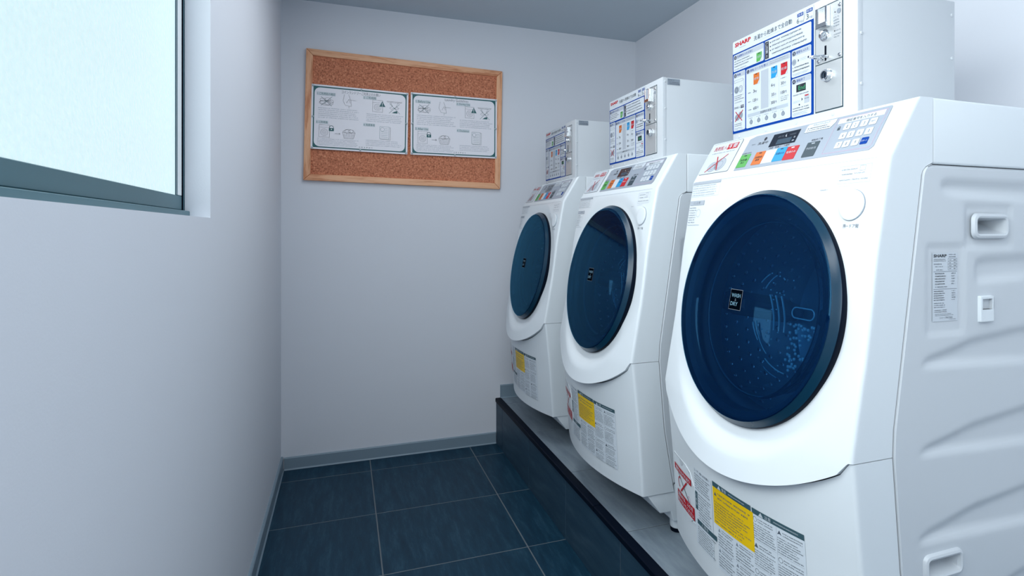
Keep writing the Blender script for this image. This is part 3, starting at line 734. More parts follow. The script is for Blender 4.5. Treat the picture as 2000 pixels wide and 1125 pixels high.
# ---- control panel on the sloping top
SL = .612; SN = Vector((-1, 0, SL)).normalized()
def slope(a, b_, l):
    q = Vector((1.0805+(b_-1.209)*SL, -a, b_))+SN*(l*1.2); return tuple(q)
Y = lambda y: -y
p = Print(slope)
p.shape([(Y(1.116), 1.2240), (Y(.748), 1.2240), (Y(.741), 1.2300), (Y(.7405), 1.2995), (Y(.7425), 1.3015), (Y(1.094), 1.3015), (Y(1.114), 1.2965)], GREYP, 1)
p.text('洗濯中', Y(1.074), Y(1.041), 1.2775, 1.2835, INK); p.disc(Y(1.0547), 1.2893, .0042, INK, 3)
p.dashes(Y(1.095), Y(1.082), 1.278, 1.284, 1, INKL, 3)
p.text('洗濯・乾燥コース選択', Y(1.025), Y(.963), 1.2614, 1.2658, INK)
p.text('運転終了後', Y(.903), Y(.873), 1.2612, 1.2652, INK)
p.text('洗剤量の目安', Y(1.1155), Y(1.082), 1.2605, 1.2638, INKG)
p.rect(Y(1.030), Y(.995), 1.2306, 1.2596, WHITE, 2)
p.shape([(Y(.9355), 1.2822), (Y(.868), 1.2822), (Y(.8590), 1.2925), (Y(.8588), 1.2998), (Y(.9310), 1.2998), (Y(.9350), 1.2960)], INKG, 2)
p.shape([(Y(.9350), 1.2826), (Y(.8682), 1.2826), (Y(.8594), 1.2927), (Y(.8592), 1.2994), (Y(.9308), 1.2994), (Y(.9346), 1.2958)], WHITE, 3)
p.text('セキュリティロック', Y(.918), Y(.876), 1.2935, 1.2980, INKG, 4)
p.dashes(Y(.930), Y(.866), 1.2840, 1.2925, 2, INK, 4, .85, .2)
p.line([(Y(.8560), 1.2300), (Y(.7518), 1.2292), (Y(.7480), 1.2330), (Y(.7470), 1.2962), (Y(.8560), 1.2962)], .0006, PINK, 2, True)
p.rect(Y(.852), Y(.750), 1.2862, 1.2958, WHITE, 2); p.text('暗証番号を入力する', Y(.833), Y(.768), 1.2880, 1.2935, INK, 3)
p.rect(Y(.8462), Y(.8402), 1.2735, 1.2780, DKGREY, 3); p.ring(Y(.8432), 1.2782, .0022, .0009, DKGREY, 3, 10, t0=0, t1=180)
cp = p.build('control_panel', WD, ORG, smooth=0, recalc=False); tag(cp, 'grey control panel with coloured course buttons and keypad')
# display
p = Print(slope); p.rect(Y(1.0305), Y(.9510), 1.2668, 1.2945, LCD, 3); p.rect(Y(1.010), Y(.9665), 1.2695, 1.2805, LCDIN, 4)
p.text('運転予約', Y(1.012), Y(.995), 1.2845, 1.2885, INKG, 4); p.disc(Y(.987), 1.2868, .003, WHITE, 4, 12); p.disc(Y(.9858), 1.2874, .0024, LCD, 5, 12); p.text('予約時刻', Y(.978), Y(.960), 1.2845, 1.2885, INKG, 4)
p.rect(Y(.9625), Y(.9565), 1.2705, 1.2735, INKL, 4); p.text('分', Y(.9620), Y(.9565), 1.2770, 1.2810, WHITE, 4)
tag(sub(p, 'display', cp, 0, recalc=False), 'black glossy display window')
# membrane keys
def key(name, y0, y1, z0, z1, m, edge=None, face=None, label=None):
    """low raised pad on the slope"""
    mb = Print(slope); pts = rrect(Y(y0), Y(y1), z0, z1, .0018, 4)
    low = [slope(a, c, .0003) for a, c in pts]; top = [slope(a, c, .0011) for a, c in pts]; n_ = len(pts)
    mb.mesh(low+top, [(k, (k+1) % n_, n_+(k+1) % n_, n_+k) for k in range(n_)], edge or m); mb.poly(top, m)
    if edge:
        cx, cz = (Y(y0)+Y(y1))/2, (z0+z1)/2
        mb.poly([slope(cx+(a-cx)*1.08, cz+(c-cz)*1.08, .0006) for a, c in pts], edge)
    if face: face(mb)
    o_ = sub(mb, name, cp, 0, recalc=False)
    if label: tag(o_, label)
    return o_
KL = 5.0
def tface(s_, y, z, w_, h_, m): return lambda mb: mb.text(s_, Y(y)-w_/2, Y(y)+w_/2, z-h_/2, z+h_/2, m, KL)
kz = (1.2775, 1.2600, 1.2427); ky = (.8240, .8060, .7862, .7670)
for r_, rowk in enumerate(('123C', '4560', '789S')):
    for c_, ch in enumerate(rowk):
        y, z = ky[c_], kz[r_]; kw, kh = .0076, .0061
        if ch == 'S': key('start_key', y+kw, y-kw, z-kh, z+kh, BLUE, None, tface('スタート', y, z, .0125, .0034, WHITE), 'blue start key')
        elif ch == 'C': key('number_key', y+kw, y-kw, z-kh, z+kh, WHITE, INKL, lambda mb, y=y, z=z: mb.dashes(Y(y)-.0055, Y(y)+.0055, z-.002, z+.003, 1, INKL, KL))
        else: key('number_key', y+kw, y-kw, z-kh, z+kh, WHITE, INKL, tface(ch, y, z, .0030 if ch != '1' else .0016, .0062, INKG))
def course(y0, y1, z0, z1, m, lines, label, tc_=INK):
    def face(mb):
        cy, cz = (y0+y1)/2, (z0+z1)/2; wd = abs(y0-y1)
        mb.rect(Y(cy)-wd*.13, Y(cy)+wd*.13, z1-.0042, z1-.0020, tc_, KL)
        for k, (s_, fw) in enumerate(lines): mb.text(s_, Y(cy)-wd*fw/2, Y(cy)+wd*fw/2, cz-.0005-.0062*k, cz+.0042-.0062*k, tc_, KL)
    key('course_button', y0, y1, z0, z1, m, None, face, label)
course(1.1135, 1.0795, 1.2296, 1.2592, GREEN, [('洗剤量', .7), ('表示', .35)], 'green course button')
course(1.0620, 1.0302, 1.2306, 1.2595, ORANGE, [('洗濯乾燥', .72), ('標準', .4)], 'orange course button')
course(.9952, .9640, 1.2309, 1.2598, CYAN, [('洗濯のみ', .78)], 'light blue course button', NAVY)
course(.9632, .9300, 1.2302, 1.2582, RED, [('乾燥のみ', .78)], 'red course button', WHITE)
course(.9090, .8765, 1.2294, 1.2590, DKGREY, [('予約取消', .78)], 'charcoal course button', LGREY)
# crossed out detergent notice left of the panel
p = Print(slope)
sa, sb2, sc, sd = Y(1.2590), Y(1.1405), 1.2262, 1.3035
p.rect(sa, sb2, sc, sd, INKG, 0.5, r=.004); p.rect(sa+.0009, sb2-.0009, sc+.0009, sd-.0009, WHITE, 1.5, r=.0035)
p.text('洗剤投入', sa+.014, sa+.065, sd-.0195, sd-.0085, RED, 3, .005); p.rect(sa+.068, sa+.108, sd-.0205, sd-.0065, RED, 3); p.text('不要', sa+.071, sa+.105, sd-.0185, sd-.0080, WHITE, 4, .01)
p.dashes(sa+.014, sa+.105, sd-.028, sd-.0235, 1, INKL, 3, .6, .05)
p.disc(sa+.045, sc+.017, .019, LGREY, 2, 20, .012); p.disc(sa+.073, sc+.021, .020, LGREY, 2, 20, .015)
p.ring(sa+.045, sc+.017, .019, .0009, INKL, 3, 18, .012); p.ring(sa+.073, sc+.021, .020, .0009, INKL, 3, 18, .015); p.ring(sa+.071, sc+.020, .012, .0009, INKL, 3, 18, .009); p.ring(sa+.045, sc+.017, .010, .0009, INKL, 3, 18, .006)
p.line([(sa+.022, sc+.006), (sa+.086, sc+.044)], .0022, RED, 4); p.line([(sa+.047, sc+.041), (sa+.068, sc+.008)], .0034, RED, 4)
tag(p.build('detergent_notice', WD, ORG, smooth=0, recalc=False), 'white notice with a red cross over a detergent picture')
# printing and the door button on the upper bezel
def upper(a, b_, l): y = -a; return (xu(y-YC, b_)-l*1.3-.0002, y, b_)
p = Print(upper, .012)
p.dashes(Y(.836), Y(.812), 1.160, 1.1635, 1, INKL, 2)
p.frame(Y(.7965), Y(.7300), 1.170, 1.2000, .0005, INKLL, 2)
p.dashes(Y(.792), Y(.752), 1.1915, 1.1965, 1, INKL, 2); p.dashes(Y(.790), Y(.766), 1.1835, 1.1880, 1, INKG, 2, 1, .05); p.dashes(Y(.763), Y(.733), 1.1840, 1.1885, 1, INKL, 2)
p.dashes(Y(.794), Y(.733), 1.1735, 1.1785, 1, INKL, 2, .8, .1); p.frame(Y(.753), Y(.742), 1.1900, 1.1985, .0005, INKL, 2)
p.dashes(Y(.795), Y(.760), 1.1640, 1.1662, 1, INKLL, 2)
p.text('押－ドア開', Y(.774), Y(.7395), 1.0935, 1.1005, INKG, 2)
p.rect(Y(1.2610), Y(1.1480), 1.2020, 1.2070, LGREY, 2); p.frame(Y(1.2610), Y(1.1470), 1.1720, 1.2075, .0004, INKLL, 1)
p.dashes(Y(1.2590), Y(1.1500), 1.1730, 1.2010, 5, INKLL, 2, .8, .15)
p.rect(Y(1.2615), Y(1.1990), 1.1515, 1.1620, LGREY, 2); p.text('⚠注意', Y(1.245), Y(1.215), 1.1535, 1.1602, INKL, 3)
p.dashes(Y(1.2600), Y(1.2260), 1.1070, 1.1480, 7, INKL, 2, .8, .2); p.ring(Y(1.218), 1.1320, .009, .0005, INKL, 2); p.dashes(Y(1.2600), Y(1.2000), 1.1010, 1.1060, 1, INKLL, 2)
p.line([(Y(1.255), 1.2085), (Y(.722), 1.2085)], .0006, INKLL, 2)
p.build('bezel_print', WD, ORG, smooth=0, recalc=False)
BC3 = Vector((xu(.759-YC, 1.132), .759, 1.132)); tg_ = Vector((xu(.759-YC, 1.15)-xu(.759-YC, 1.114), 0, .036)).normalized(); BN = Vector((-tg_.z, 0, tg_.x))
b = MB(); b.lathe(BC3, BN, [(.0272, -.001), (.0272, .0002), (.0262, .0006)], INKL, 48); b.lathe(BC3, BN, [(.0262, -.001), (.0262, .0022), (.0250, .0030), (.020, .0036), (.0005, .0038)], PLASTIC, 48)
tag(b.build('door_button', WD, ORG, smooth=40), 'round white push button that opens the door')
# lower panel: filter hatch and caution stickers
def lower(a, b_, l): y = -a; return (xl(y-YC, b_)-l*1.3-.0003, y, b_)
hp = [(Y(1.2480), .5580), (Y(1.165), .5580), (Y(1.140), .5500), (Y(1.122), .5260), (Y(1.1170), .4420), (Y(1.155), .4370), (Y(1.205), .4400), (Y(1.235), .4600), (Y(1.248), .49)]
b = MB(); n_ = len(hp); cxh, czh = Y(1.185), .50
L0 = [lower(a, c, -.0004) for a, c in hp]; L1 = [lower(cxh+(a-cxh)*.985, czh+(c-czh)*.985, .0012) for a, c in hp]
b.mesh(L0+L1, [(k, (k+1) % n_, n_+(k+1) % n_, n_+k) for k in range(n_)], PANEL)
rowsh = []
for j in range(9):
    v = j/8; rowsh.append([])
    for i in range(13):
        # fan between the left and right outlines at this height
        z = .4385+v*(.5565-.4385)
        lft = itp(z, [.437, .46, .49, .558], [Y(1.195), Y(1.234), Y(1.247), Y(1.247)]); rgt = itp(z, [.437, .442, .526, .55, .558], [Y(1.155), Y(1.118), Y(1.123), Y(1.141), Y(1.165)])
        rowsh[-1].append(lower(lft+(rgt-lft)*i/12, z, .0012))
b.grid(rowsh, PLASTIC)
b.mesh([lower(Y(1.192)+.0115*math.cos(k*math.pi/8), .5575+.0130*-math.sin(k*math.pi/8), .0016) for k in range(9)], [tuple(range(9))], PANEL)
hatch = b.build('filter_hatch', WD, ORG, smooth=30); tag(hatch, 'drain filter hatch with a red warning label')
p = Print(lower, .012)
hl = lambda a, c, l: lower(a, c, l+.0016); p.fn = hl
p.rect(Y(1.243), Y(1.1330), .5205, .5350, RED, 1); p.text('事故のおそれあり', Y(1.232), Y(1.140), .5230, .5325, WHITE, 2, .02)
p.rect(Y(1.228), Y(1.1200), .4490, .4770, RED, 1); p.text('運転中は、ふたを', Y(1.222), Y(1.128), .4645, .4745, WHITE, 2, .015); p.text('開けないでください', Y(1.224), Y(1.124), .4515, .4615, WHITE, 2, .015)
p.ring(Y(1.205), .500, .012, .003, RED, 1, 16, t0=60, t1=250); p.line([(Y(1.215), .520), (Y(1.150), .479)], .0022, INK, 2); p.line([(Y(1.200), .482), (Y(1.160), .517)], .0042, RED, 3)
p.ring(Y(1.150), .484, .007, .0012, PINK, 1, 12)
tag(p.build('hatch_label', hatch, ORG, smooth=0, recalc=False), 'red and white crossed out warning label')
p = Print(lower, .012)
p.rect(Y(1.117), Y(1.040), .4050, .5720, STICK, 0.2)
p.text('ユーザー様へのお願い', Y(1.115), Y(1.048), .5655, .5710, INKG, 2); p.dashes(Y(1.115), Y(1.044), .5250, .5620, 7, INKG, 2, .8, .2)
p.rect(Y(1.1165), Y(1.1045), .4810, .5205, SLATE, 1); p.text('⚠', Y(1.1150), Y(1.1060), .5090, .5160, WHITE, 2); p.text('危', Y(1.114), Y(1.107), .4990, .5060, WHITE, 2); p.text('険', Y(1.114), Y(1.107), .4900, .4970, WHITE, 2)
p.dashes(Y(1.101), Y(1.044), .4640, .5210, 10, INKG, 2, .8, .2)
p.rect(Y(1.110), Y(1.0265), .4510, .4615, SLATE, 1); p.text('⚠警告', Y(1.090), Y(1.060), .4528, .4598, WHITE, 2)
p.dashes(Y(1.108), Y(1.030), .4070, .4480, 8, INKG, 2, .8, .2)
tag(p.build('user_notice', WD, ORG, smooth=0, recalc=False), 'pale sticker with small grey print')
p = Print(lower, .012)
p.rect(Y(1.0345), Y(.9135), .5650, .5755, SLATE, 1); p.rect(Y(1.0345), Y(.9080), .4890, .5650, YELLOW, 1)
p.shape([(Y(1.016), .5662), (Y(1.004), .5662), (Y(1.010), .5742)], WHITE, 2); p.text('警告', Y(1.001), Y(.985), .5665, .5735, WHITE, 2); p.dashes(Y(.979), Y(.930), .5680, .5725, 1, WHITE, 2, 1, .02)
p.shape([(Y(1.030), .5480), (Y(1.021), .5480), (Y(1.0255), .5560)], INKG, 2)
p.dashes(Y(1.018), Y(.916), .5420, .5590, 2, INKG, 2, .85, .1); p.dashes(Y(1.030), Y(.914), .4990, .5380, 7, INKG, 2, .75, .35)
p.dashes(Y(1.030), Y(.915), .4920, .4980, 1, INKG, 2, .75, .35)
p.rect(Y(1.022), Y(.907), .4010, .4870, STICK, 0.2)
for c0 in (1.020, .962):
    for r0 in (.4860, .4450):
        p.shape([(Y(c0), r0-.009), (Y(c0-.008), r0-.009), (Y(c0-.004), r0-.0015)], INKL, 1); p.line([(Y(c0+.001), r0-.0405), (Y(c0-.052), r0-.0405)], .0003, INKL, 1)
        p.dashes(Y(c0-.011), Y(c0-.052), r0-.0095, r0-.0005, 2, INKG, 2, .8); p.dashes(Y(c0), Y(c0-.052), r0-.0385, r0-.0115, 5, INKG, 2, .85, .2)
tag(p.build('warning_label', WD, ORG, smooth=0, recalc=False), 'yellow warning label with a grey heading')
p = Print(lower, .012)
p.rect(Y(.9105), Y(.7940), .4010, .5640, STICK, 0.2); p.rect(Y(.9105), Y(.7945), .5640, .5745, SLATE, 1)
p.shape([(Y(.894), .5650), (Y(.882), .5650), (Y(.888), .5730)], WHITE, 2); p.text('注意', Y(.879), Y(.864), .5655, .5725, WHITE, 2); p.dashes(Y(.858), Y(.806), .5670, .5715, 1, WHITE, 2, 1, .02)
for c0 in (.9085, .8510):
    for k, r0 in enumerate((.5610, .5120, .4630, .4300)):
        if (k+int(c0 < .9)) % 2 == 0: p.ring(Y(c0-.005), r0-.006, .0045, .0008, INKG, 1, 16)
        else: p.shape([(Y(c0), r0-.010), (Y(c0-.010), r0-.010), (Y(c0-.005), r0-.0015)], INKG, 1)
        p.dashes(Y(c0-.012), Y(c0-.053), r0-.0105, r0-.0010, 2, INKG, 2, .85); p.dashes(Y(c0), Y(c0-.053), r0-(.030 if k > 1 else .044), r0-.013, 4 if k > 1 else 7, INKG, 2, .85, .25)
        p.line([(Y(c0+.001), r0-(.031 if k > 1 else .046)), (Y(c0-.054), r0-(.031 if k > 1 else .046))], .0003, INKL, 1)
p.line([(Y(.8525), .402), (Y(.8525), .563)], .0003, INKL, 1)
tag(p.build('caution_label', WD, ORG, smooth=0, recalc=False), 'white caution label with a grey heading')

# ------------------------------------------------------------------ coin timer box standing on each machine
BX0, BX1, BY0, BY1, BZ0, BZ1 = 1.198, 1.467, .873, 1.2655, 1.3095, 1.571
BO = ((BX0+BX1)/2, (BY0+BY1)/2, BZ0)
CB = empty('coin_box', BO)
b = MB(); b.box(BX0+.001, BX1, BY0+.0008, BY1-.0008, BZ0, BZ1-.0008, BOXM); b.build('casing', CB, BO, bevel=.002)
# wrapped front: face with returns 15 mm along the sides
b = MB(); e = .0
b.box(BX0, BX0+.014, BY0, BY1, BZ0, BZ1, BOXM); b.build('front_cover', CB, BO, bevel=.0018)
def fr(a, b_, l): return (BX0-.0002-l, -a, b_)
def screw(x, y, z, n_):
    mb = MB(); mb.lathe((x, y, z), n_, [(.0036, -.0005), (.0036, .0008), (.0026, .0020), (.0005, .0022)], BOXM, 12); mb.build('screw', CB, BO)
for z in (1.565, 1.4735, 1.3755): screw(BX0+.0095, BY0-.0002, z if z < 1.56 else 1.558, (0, -1, 0))
for z in (1.540, 1.450): screw(BX1-.010, BY0+.0006, z, (0, -1, 0))
for y in (1.24, 1.14, 1.04, .935): screw(BX0, y, 1.3265, (-1, 0, 0))
p = Print(lambda a, b_, l: (a, BY0+.0006-l, b_))
p.rect(BX0+.017, BX0+.062, 1.548, 1.5675, INKL, 1); p.dashes(BX0+.020, BX0+.045, 1.5605, 1.565, 1, INK, 2, .6); p.dashes(BX0+.024, BX0+.060, 1.5500, 1.5585, 2, INK, 2, .95, .1)
tag(p.build('maker_label', CB, BO, smooth=0, recalc=False), 'small grey label on the side')
# instruction sign
p = Print(fr)
SB = Y(1.2650); SR = Y(.9865)
p.rect(SB, SR, 1.3360, 1.5700, WHITE, 1, r=.004)
p.rect(SB, SR, 1.3360, 1.5385, BLUE, 2)
p.text('SHARP', Y(1.2560), Y(1.1935), 1.5540, 1.5645, RED, 3, .045); p.dashes(Y(1.238), Y(1.212), 1.5475, 1.5505, 1, INKL, 3)
p.text('洗濯から乾燥まで全自動', Y(1.1820), Y(1.0515), 1.5490, 1.5605, DKGREY, 3, .003); p.dashes(Y(1.165), Y(1.08), 1.5440, 1.5462, 1, INKLL, 3, .9)
p.rect(Y(1.0350), Y(1.0165), 1.5560, 1.5635, BLUE, 3, r=.001); p.text('洗濯', Y(1.0335), Y(1.018), 1.5572, 1.5623, WHITE, 4); p.rect(Y(1.0075), Y(.9895), 1.5560, 1.5635, BLUE, 3, r=.001); p.text('乾燥', Y(1.006), Y(.991), 1.5572, 1.5623, WHITE, 4)
p.text('6', Y(1.0365), Y(1.0295), 1.5425, 1.5535, DKGREY, 3); p.text('kg', Y(1.0270), Y(1.0185), 1.5415, 1.5475, INKL, 3); p.line([(Y(1.0165), 1.541), (Y(1.0115), 1.563)], .0007, DKGREY, 3)
p.text('3', Y(1.0080), Y(1.0010), 1.5425, 1.5535, DKGREY, 3); p.text('kg', Y(.9985), Y(.9900), 1.5415, 1.5475, INKL, 3)
def cell(y0, y1, z0, z1, head, num, ttl, hw, hh=.0115):
    p.rect(Y(y0), Y(y1), z0, z1, WHITE, 3, r=.0035)
    if ttl:
        p.rect(Y(y0-.0012), Y(y1+.0012), z1-.0012-hh, z1-.0012, LGREY, 4); p.disc(Y(y0-.0075), z1-.0072, .0048, NAVY, 5, 18); nx = Y(y0-.0075); nw = .0009 if num == '1' else .0017; p.text(num, nx-nw, nx+nw, z1-.0102, z1-.0042, WHITE, 6)
        p.text(ttl, Y(y0-.0145), Y(y0-.0145)+hw, z1-.0098, z1-.0038, BLUE, 5)
cell(1.2615, 1.1455, 1.4930, 1.5350, 1, '0', '洗濯物を入れる前に', .062)
p.dashes(Y(1.258), Y(1.184), 1.5020, 1.5210, 3, INKG, 5, .85, .3); p.dashes(Y(1.258), Y(1.210), 1.4945, 1.5000, 1, INKL, 5)
def card(y0, y1, z0, z1, m, s_=None):
    p.rect(Y(y0), Y(y1), z0, z1, m, 6); cy = Y((y0+y1)/2); wd = abs(y0-y1)
    p.rect(cy-wd*.17, cy+wd*.17, z1-.0030, z1-.0012, INK, 7); p.shape([(Y(y1)-wd*.3, z0), (Y(y1), z0), (Y(y1), z0+.0085)], WHITE, 7)
    if s_: p.text(s_, cy-wd*.42, cy+wd*.42, (z0+z1)/2-.0028, (z0+z1)/2+.0032, m if False else LGREY, 7)
card(1.1715, 1.1525, 1.4955, 1.5165, GREEN, '洗剤')
cell(1.1420, .9930, 1.4910, 1.5350, 1, '', None, 0)
p.rect(Y(1.1410), Y(1.1275), 1.4930, 1.5330, INK, 4)
for k, ch in enumerate('ご注意'): p.text(ch, Y(1.1382), Y(1.1302), 1.5225-.0085*k, 1.5300-.0085*k, WHITE, 5)
p.text('！', Y(1.1355), Y(1.1330), 1.4950, 1.5015, WHITE, 5)
for k in range(4): p.rect(Y(1.1235), Y(1.1205), 1.5260-.0092*k, 1.5290-.0092*k, NAVY, 5) if k < 3 else None; p.dashes(Y(1.117), Y(.998), 1.5240-.0092*k, 1.5320-.0092*k, 1, INKG, 5, .9, .25); p.dashes(Y(1.117), Y(1.03), 1.5228-.0092*k, 1.5245-.0092*k, 1, INKLL, 5, .9, .4)
cell(1.2615, 1.2150, 1.3420, 1.4890, 1, '1', '準備', .0145)
p.frame(Y(1.2580), Y(1.2240), 1.4640, 1.4700, .0006, INKL, 5); p.line([(Y(1.224), 1.467), (Y(1.220), 1.467), (Y(1.220), 1.448)], .0006, INKL, 5)
p.disc(Y(1.2490), 1.4450, .0090, INKL, 5, 18); p.ring(Y(1.2325), 1.4450, .0080, .0012, INKL, 5); p.ring(Y(1.2325), 1.4450, .0045, .001, INKL, 5); p.ring(Y(1.2490), 1.4450, .0055, .001, INKG, 6)
p.dashes(Y(1.258), Y(1.219), 1.4180, 1.4320, 3, INKG, 5, .9, .3); p.dashes(Y(1.258), Y(1.219), 1.4110, 1.4160, 1, INKL, 5)
p.text('洗剤投入', Y(1.2590), Y(1.2350), 1.3975, 1.4030, INKG, 5); p.rect(Y(1.2325), Y(1.2200), 1.3965, 1.4040, NAVY, 5); p.text('不要', Y(1.2315), Y(1.2210), 1.3980, 1.4028, WHITE, 6)
p.disc(Y(1.2450), 1.3755, .0110, INKL, 5, 18, .008); p.disc(Y(1.2330), 1.3790, .0090, INKL, 5, 18, .009)
p.line([(Y(1.2540), 1.3665), (Y(1.2240), 1.3900)], .0022, RED, 7); p.line([(Y(1.2520), 1.3900), (Y(1.2270), 1.3650)], .0022, RED, 7)
p.dashes(Y(1.258), Y(1.219), 1.3520, 1.3610, 2, INKG, 5, .9, .3); p.dashes(Y(1.258), Y(1.219), 1.3440, 1.3500, 2, INKL, 5)
cell(1.2110, 1.0560, 1.3415, 1.4870, 1, '2', '運転コースを選ぶ', .066)
p.dashes(Y(1.124), Y(1.062), 1.4760, 1.4850, 2, INKL, 5)
card(1.1825, 1.1615, 1.4430, 1.4690, ORANGE, '標準'); card(1.1195, 1.0985, 1.4430, 1.4690, CYAN, '洗濯'); card(1.0865, 1.0655, 1.4425, 1.4690, RED, '乾燥')
p.rect(Y(1.1555), Y(1.1290), 1.3790, 1.4700, LGREY, 4)
for y in (1.1250, 1.0930): p.line([(Y(y), 1.380), (Y(y), 1.470)], .0005, INKLL, 5)
for s_, u_, y, z, wd in (('3', 'kg', 1.1840, 1.4240, .0052), ('120', '分', 1.1850, 1.4020, .0120), ('600', '円', 1.1840, 1.3825, .0125), ('6', 'kg', 1.1195, 1.4240, .0052), ('35', '分', 1.1185, 1.4015, .0092), ('300', '円', 1.1200, 1.3830, .0125), ('30', '分', 1.0865, 1.4205, .0092), ('100', '円', 1.0875, 1.3995, .0125)):
    p.text(s_, Y(y), Y(y)+wd, z, z+.0072, INK, 5, .004); p.text(u_, Y(y)+wd+.0012, Y(y)+wd+.0012+(.0065 if u_ == 'kg' else .0058), z-(.0012 if u_ == 'kg' else 0), z+.0058, INKG, 5); p.dashes(Y(y), Y(y)+.016, z-.0038, z-.0020, 1, INKLL, 5)
p.dashes(Y(1.0870), Y(1.0640), 1.4330, 1.4375, 1, INKG, 5); p.dashes(Y(1.0870), Y(1.0620), 1.3830, 1.3950, 3, INKG, 5); p.line([(Y(1.087), 1.4165), (Y(1.066), 1.4165)], .0004, INKLL, 5)
for z in (1.4240, 1.4020, 1.3825): p.dashes(Y(1.2030), Y(1.1900), z, z+.0055, 1, INKG, 5)
p.rect(Y(1.2045), Y(1.0635), 1.3680, 1.3755, INKLL, 5); p.text('洗濯物の目安', Y(1.158), Y(1.118), 1.3690, 1.3743, INK, 6); p.dashes(Y(1.115), Y(1.10), 1.370, 1.374, 1, INKG, 6)
for k in range(5):
    y = 1.1915-.0280*k; p.dashes(Y(y+.009), Y(y-.009), 1.3620, 1.3662, 1, INKL, 5); p.disc(Y(y), 1.3545, .0050+.0008*(k % 2), INKL, 5, 10, .0058-.0008*(k % 3)); p.ring(Y(y), 1.3545, .0055, .0006, INKG, 6, 10, .0048); p.rect(Y(y+.002), Y(y-.002), 1.3595, 1.3612, INKL, 5)
    p.dashes(Y(y+.011), Y(y-.011), 1.3445, 1.3465, 1, INKLL, 5)
    if k < 4: p.line([(Y(y-.0140), 1.344), (Y(y-.0140), 1.366)], .0004, INKLL, 5)
cell(1.0520, .9935, 1.4275, 1.4865, 1, '3', '硬貨を入れる', .036)
p.disc(Y(1.0445), 1.4605, .0068, INKL, 5, 18); p.ring(Y(1.0445), 1.4605, .0050, .0008, INKLL, 6); p.shape([(Y(1.0325), 1.4650), (Y(1.0325), 1.4580), (Y(1.0290), 1.4615)], NAVY, 5); p.rect(Y(1.0035), Y(.9995), 1.4590, 1.4630, NAVY, 5)
for k in range(3): p.ring(Y(1.0235-.0065*k), 1.4620, .0026, .0006, INKLL, 5, 10)
p.dashes(Y(1.049), Y(.997), 1.4375, 1.4520, 2, INK, 5, .92, .08); p.dashes(Y(1.049), Y(.997), 1.4300, 1.4355, 2, INKL, 5)
cell(1.0520, .9935, 1.3395, 1.4245, 1, '4', '運転終了', .026)
p.rect(Y(1.0375), Y(1.0090), 1.3925, 1.4085, INK, 5); p.text('End', Y(1.0305), Y(1.0110), 1.3958, 1.4052, LED, 6)
p.dashes(Y(1.048), Y(1.000), 1.3845, 1.3895, 1, INKG, 5, .9, .05)
p.shape([(Y(1.0215), 1.3780), (Y(1.0215), 1.3710), (Y(1.0180), 1.3745)], NAVY, 5); p.rect(Y(1.0135), Y(.9990), 1.3650, 1.3830, LGREY, 5); p.rect(Y(1.0115), Y(1.0010), 1.3795, 1.3820, RED, 6); p.dashes(Y(1.0125), Y(1.0), 1.3725, 1.3760, 1, NAVY, 6, 1, 0); p.rect(Y(1.0300), Y(1.0265), 1.3625, 1.3660, NAVY, 5)
for k in range(4): p.ring(Y(1.0450-.0055*k), 1.3720, .0022, .0005, INKLL, 5, 10)
p.dashes(Y(1.049), Y(.998), 1.3500, 1.3605, 2, INK, 5, .92, .08); p.dashes(Y(1.049), Y(.998), 1.3415, 1.3490, 3, INKL, 5)
tag(p.build('instruction_sign', CB, BO, smooth=0, recalc=False), 'blue bordered instruction sign with course prices')
# coin mechanism
b = MB(); b.box(BX0-.0006, BX0+.001, .9080, .9825, 1.3362, 1.5545, DKGREY); b.build('mechanism_frame', CB, BO, smooth=0)
b = MB(); b.box(BX0-.0022, BX0, .9100, .9800, 1.4362, 1.5520, STEEL); up = b.build('coin_plate', CB, BO, bevel=.0006, seg=1)
b = MB(); b.box(BX0-.0022, BX0, .9100, .9800, 1.3385, 1.4345, STEEL); lo = b.build('cash_door', CB, BO, bevel=.0006, seg=1)
def csub(mb, name, par, **k): return mb.build(name, par, BO, **k)
b = MB(); fx = BX0-.0022
# chrome coin entry: block with an angled slot
b.box(fx-.010, fx, .9395, .9445, 1.5075, 1.5490, CHROME); b.box(fx-.010, fx, .9640, .9690, 1.5075, 1.5490, CHROME); b.box(fx-.0115, fx, .9395, .9690, 1.5070, 1.5165, CHROME)
b.mesh([(fx-.008, .9640, 1.5165), (fx-.0005, .9530, 1.5165), (fx-.0005, .9530, 1.5490), (fx-.008, .9640, 1.5490)], [(0, 1, 2, 3)], CHROME); b.mesh([(fx-.0004, .9445, 1.5165), (fx-.0004, .9530, 1.5165), (fx-.0004, .9530, 1.5490), (fx-.0004, .9445, 1.5490)], [(0, 1, 2, 3)], DKGREY)
csub(b, 'coin_slot', up, bevel=.0006, seg=1)
b = MB(); b.lathe((fx, .9550, 1.4925), (-1, 0, 0), [(.0125, 0), (.0120, .0012), (.0095, .0014), (.0092, .006), (.0075, .0085), (.004, .0095), (.0005, .0098)], CHROME, 28); csub(b, 'return_button', up)
b = MB(); b.box(fx-.0006, fx+.0005, .9500, .9545, 1.4395, 1.4705, BLACK); csub(b, 'lever_slot', up, smooth=0)
b = MB(); b.tube([(fx-.0005, .9470, 1.4465), (fx-.012, .9500, 1.4475), (fx-.022, .9600, 1.4480), (fx-.024, .9700, 1.4480)], .0030, CHROME, 10); b.tube([(fx-.0005, .9600, 1.4440), (fx-.012, .9620, 1.4450), (fx-.024, .9700, 1.4480)], .0022, CHROME, 8); csub(b, 'coin_lever', up)
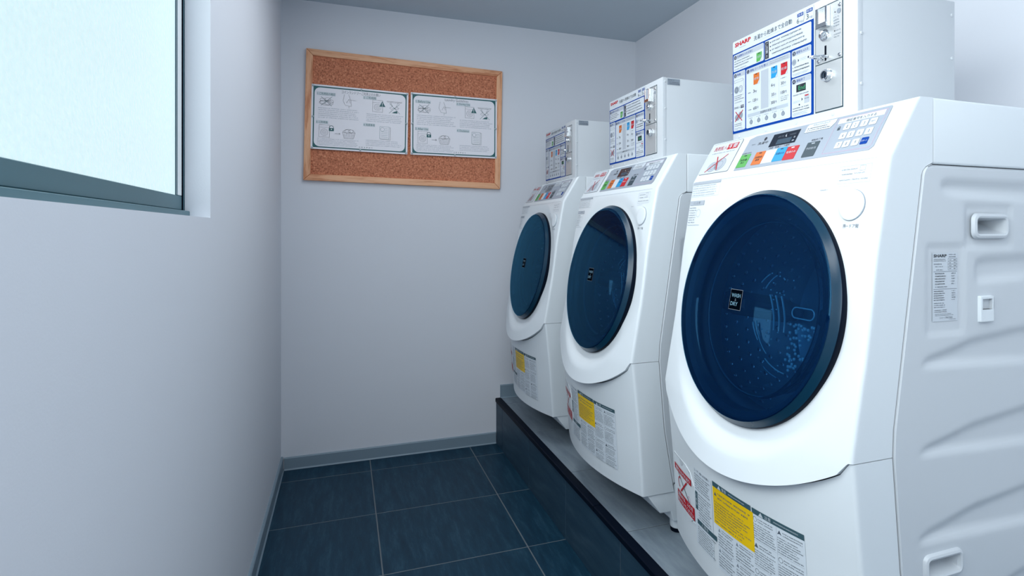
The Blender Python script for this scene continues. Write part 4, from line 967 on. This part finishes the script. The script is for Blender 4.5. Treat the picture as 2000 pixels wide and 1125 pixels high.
for y, z in ((.9705, 1.5435), (.9145, 1.5425), (.9150, 1.4425), (.9712, 1.4425)):
    b = MB(); b.lathe((fx, y, z), (-1, 0, 0), [(.0040, -.0004), (.0040, .0014), (.0028, .0024), (.0005, .0026)], CHROME, 14); csub(b, 'plate_screw', up)
p = Print(lambda a, b_, l: (fx-l, -a, b_))
p.disc(Y(.9170), 1.5305, .0052, INKL, 1, 18); p.shape([(Y(.9285), 1.5310), (Y(.9260), 1.5330), (Y(.9260), 1.5290)], INK, 1); p.dashes(Y(.9305), Y(.9125), 1.5000, 1.5230, 4, INKL, 1, .8, .3)
p.shape([(Y(.9295), 1.4930), (Y(.9270), 1.4950), (Y(.9270), 1.4910)], INK, 1); p.dashes(Y(.9255), Y(.9120), 1.4905, 1.4950, 1, INKL, 1); p.dashes(Y(.9300), Y(.9120), 1.4780, 1.4880, 2, INKL, 1)
csub(p, 'plate_print', up, smooth=0, recalc=False)
b = MB(); lc = (fx, .9460, 1.4075)
b.lathe(lc, (-1, 0, 0), [(.0135, -.0003), (.0135, .0012), (.0118, .0018), (.0112, .0100), (.0100, .0112), (.0080, .0112), (.0078, .0070), (.0005, .0070)], CHROME, 32); b.lathe(lc, (-1, 0, 0), [(.0072, .0072), (.0072, .0078), (.0005, .0080)], GASKET, 24); b.box(fx-.0090, fx-.0075, .9450, .9470, 1.4035, 1.4115, BLACK)
tag(csub(b, 'lock', lo), 'round chrome key lock')

# ------------------------------------------------------------------ three machines in a row, each with its coin box
tcu.body = ''
bpy.data.objects.remove(tob)
names = [('nearest white washer dryer, in front, with its ribbed side in view', 'coin box on the nearest washer dryer, large blue bordered sign'),
         ('middle washer dryer of the row, between the two others', 'coin box on the middle washer dryer'),
         ('farthest washer dryer, at the end wall near the cork board', 'coin box on the farthest washer dryer, smallest in view')]
for k in range(3):
    m_, c_ = (WD, CB) if k == 0 else (copy_tree(WD), copy_tree(CB))
    m_.location = (ORG[0], ORG[1]+.75*k, ORG[2]); c_.location = (BO[0], BO[1]+.75*k, BO[2])
    tag(m_, names[k][0], 'washing machine', 'row of coin operated washer dryers'); tag(c_, names[k][1], 'coin box', 'coin boxes on the washer dryers')
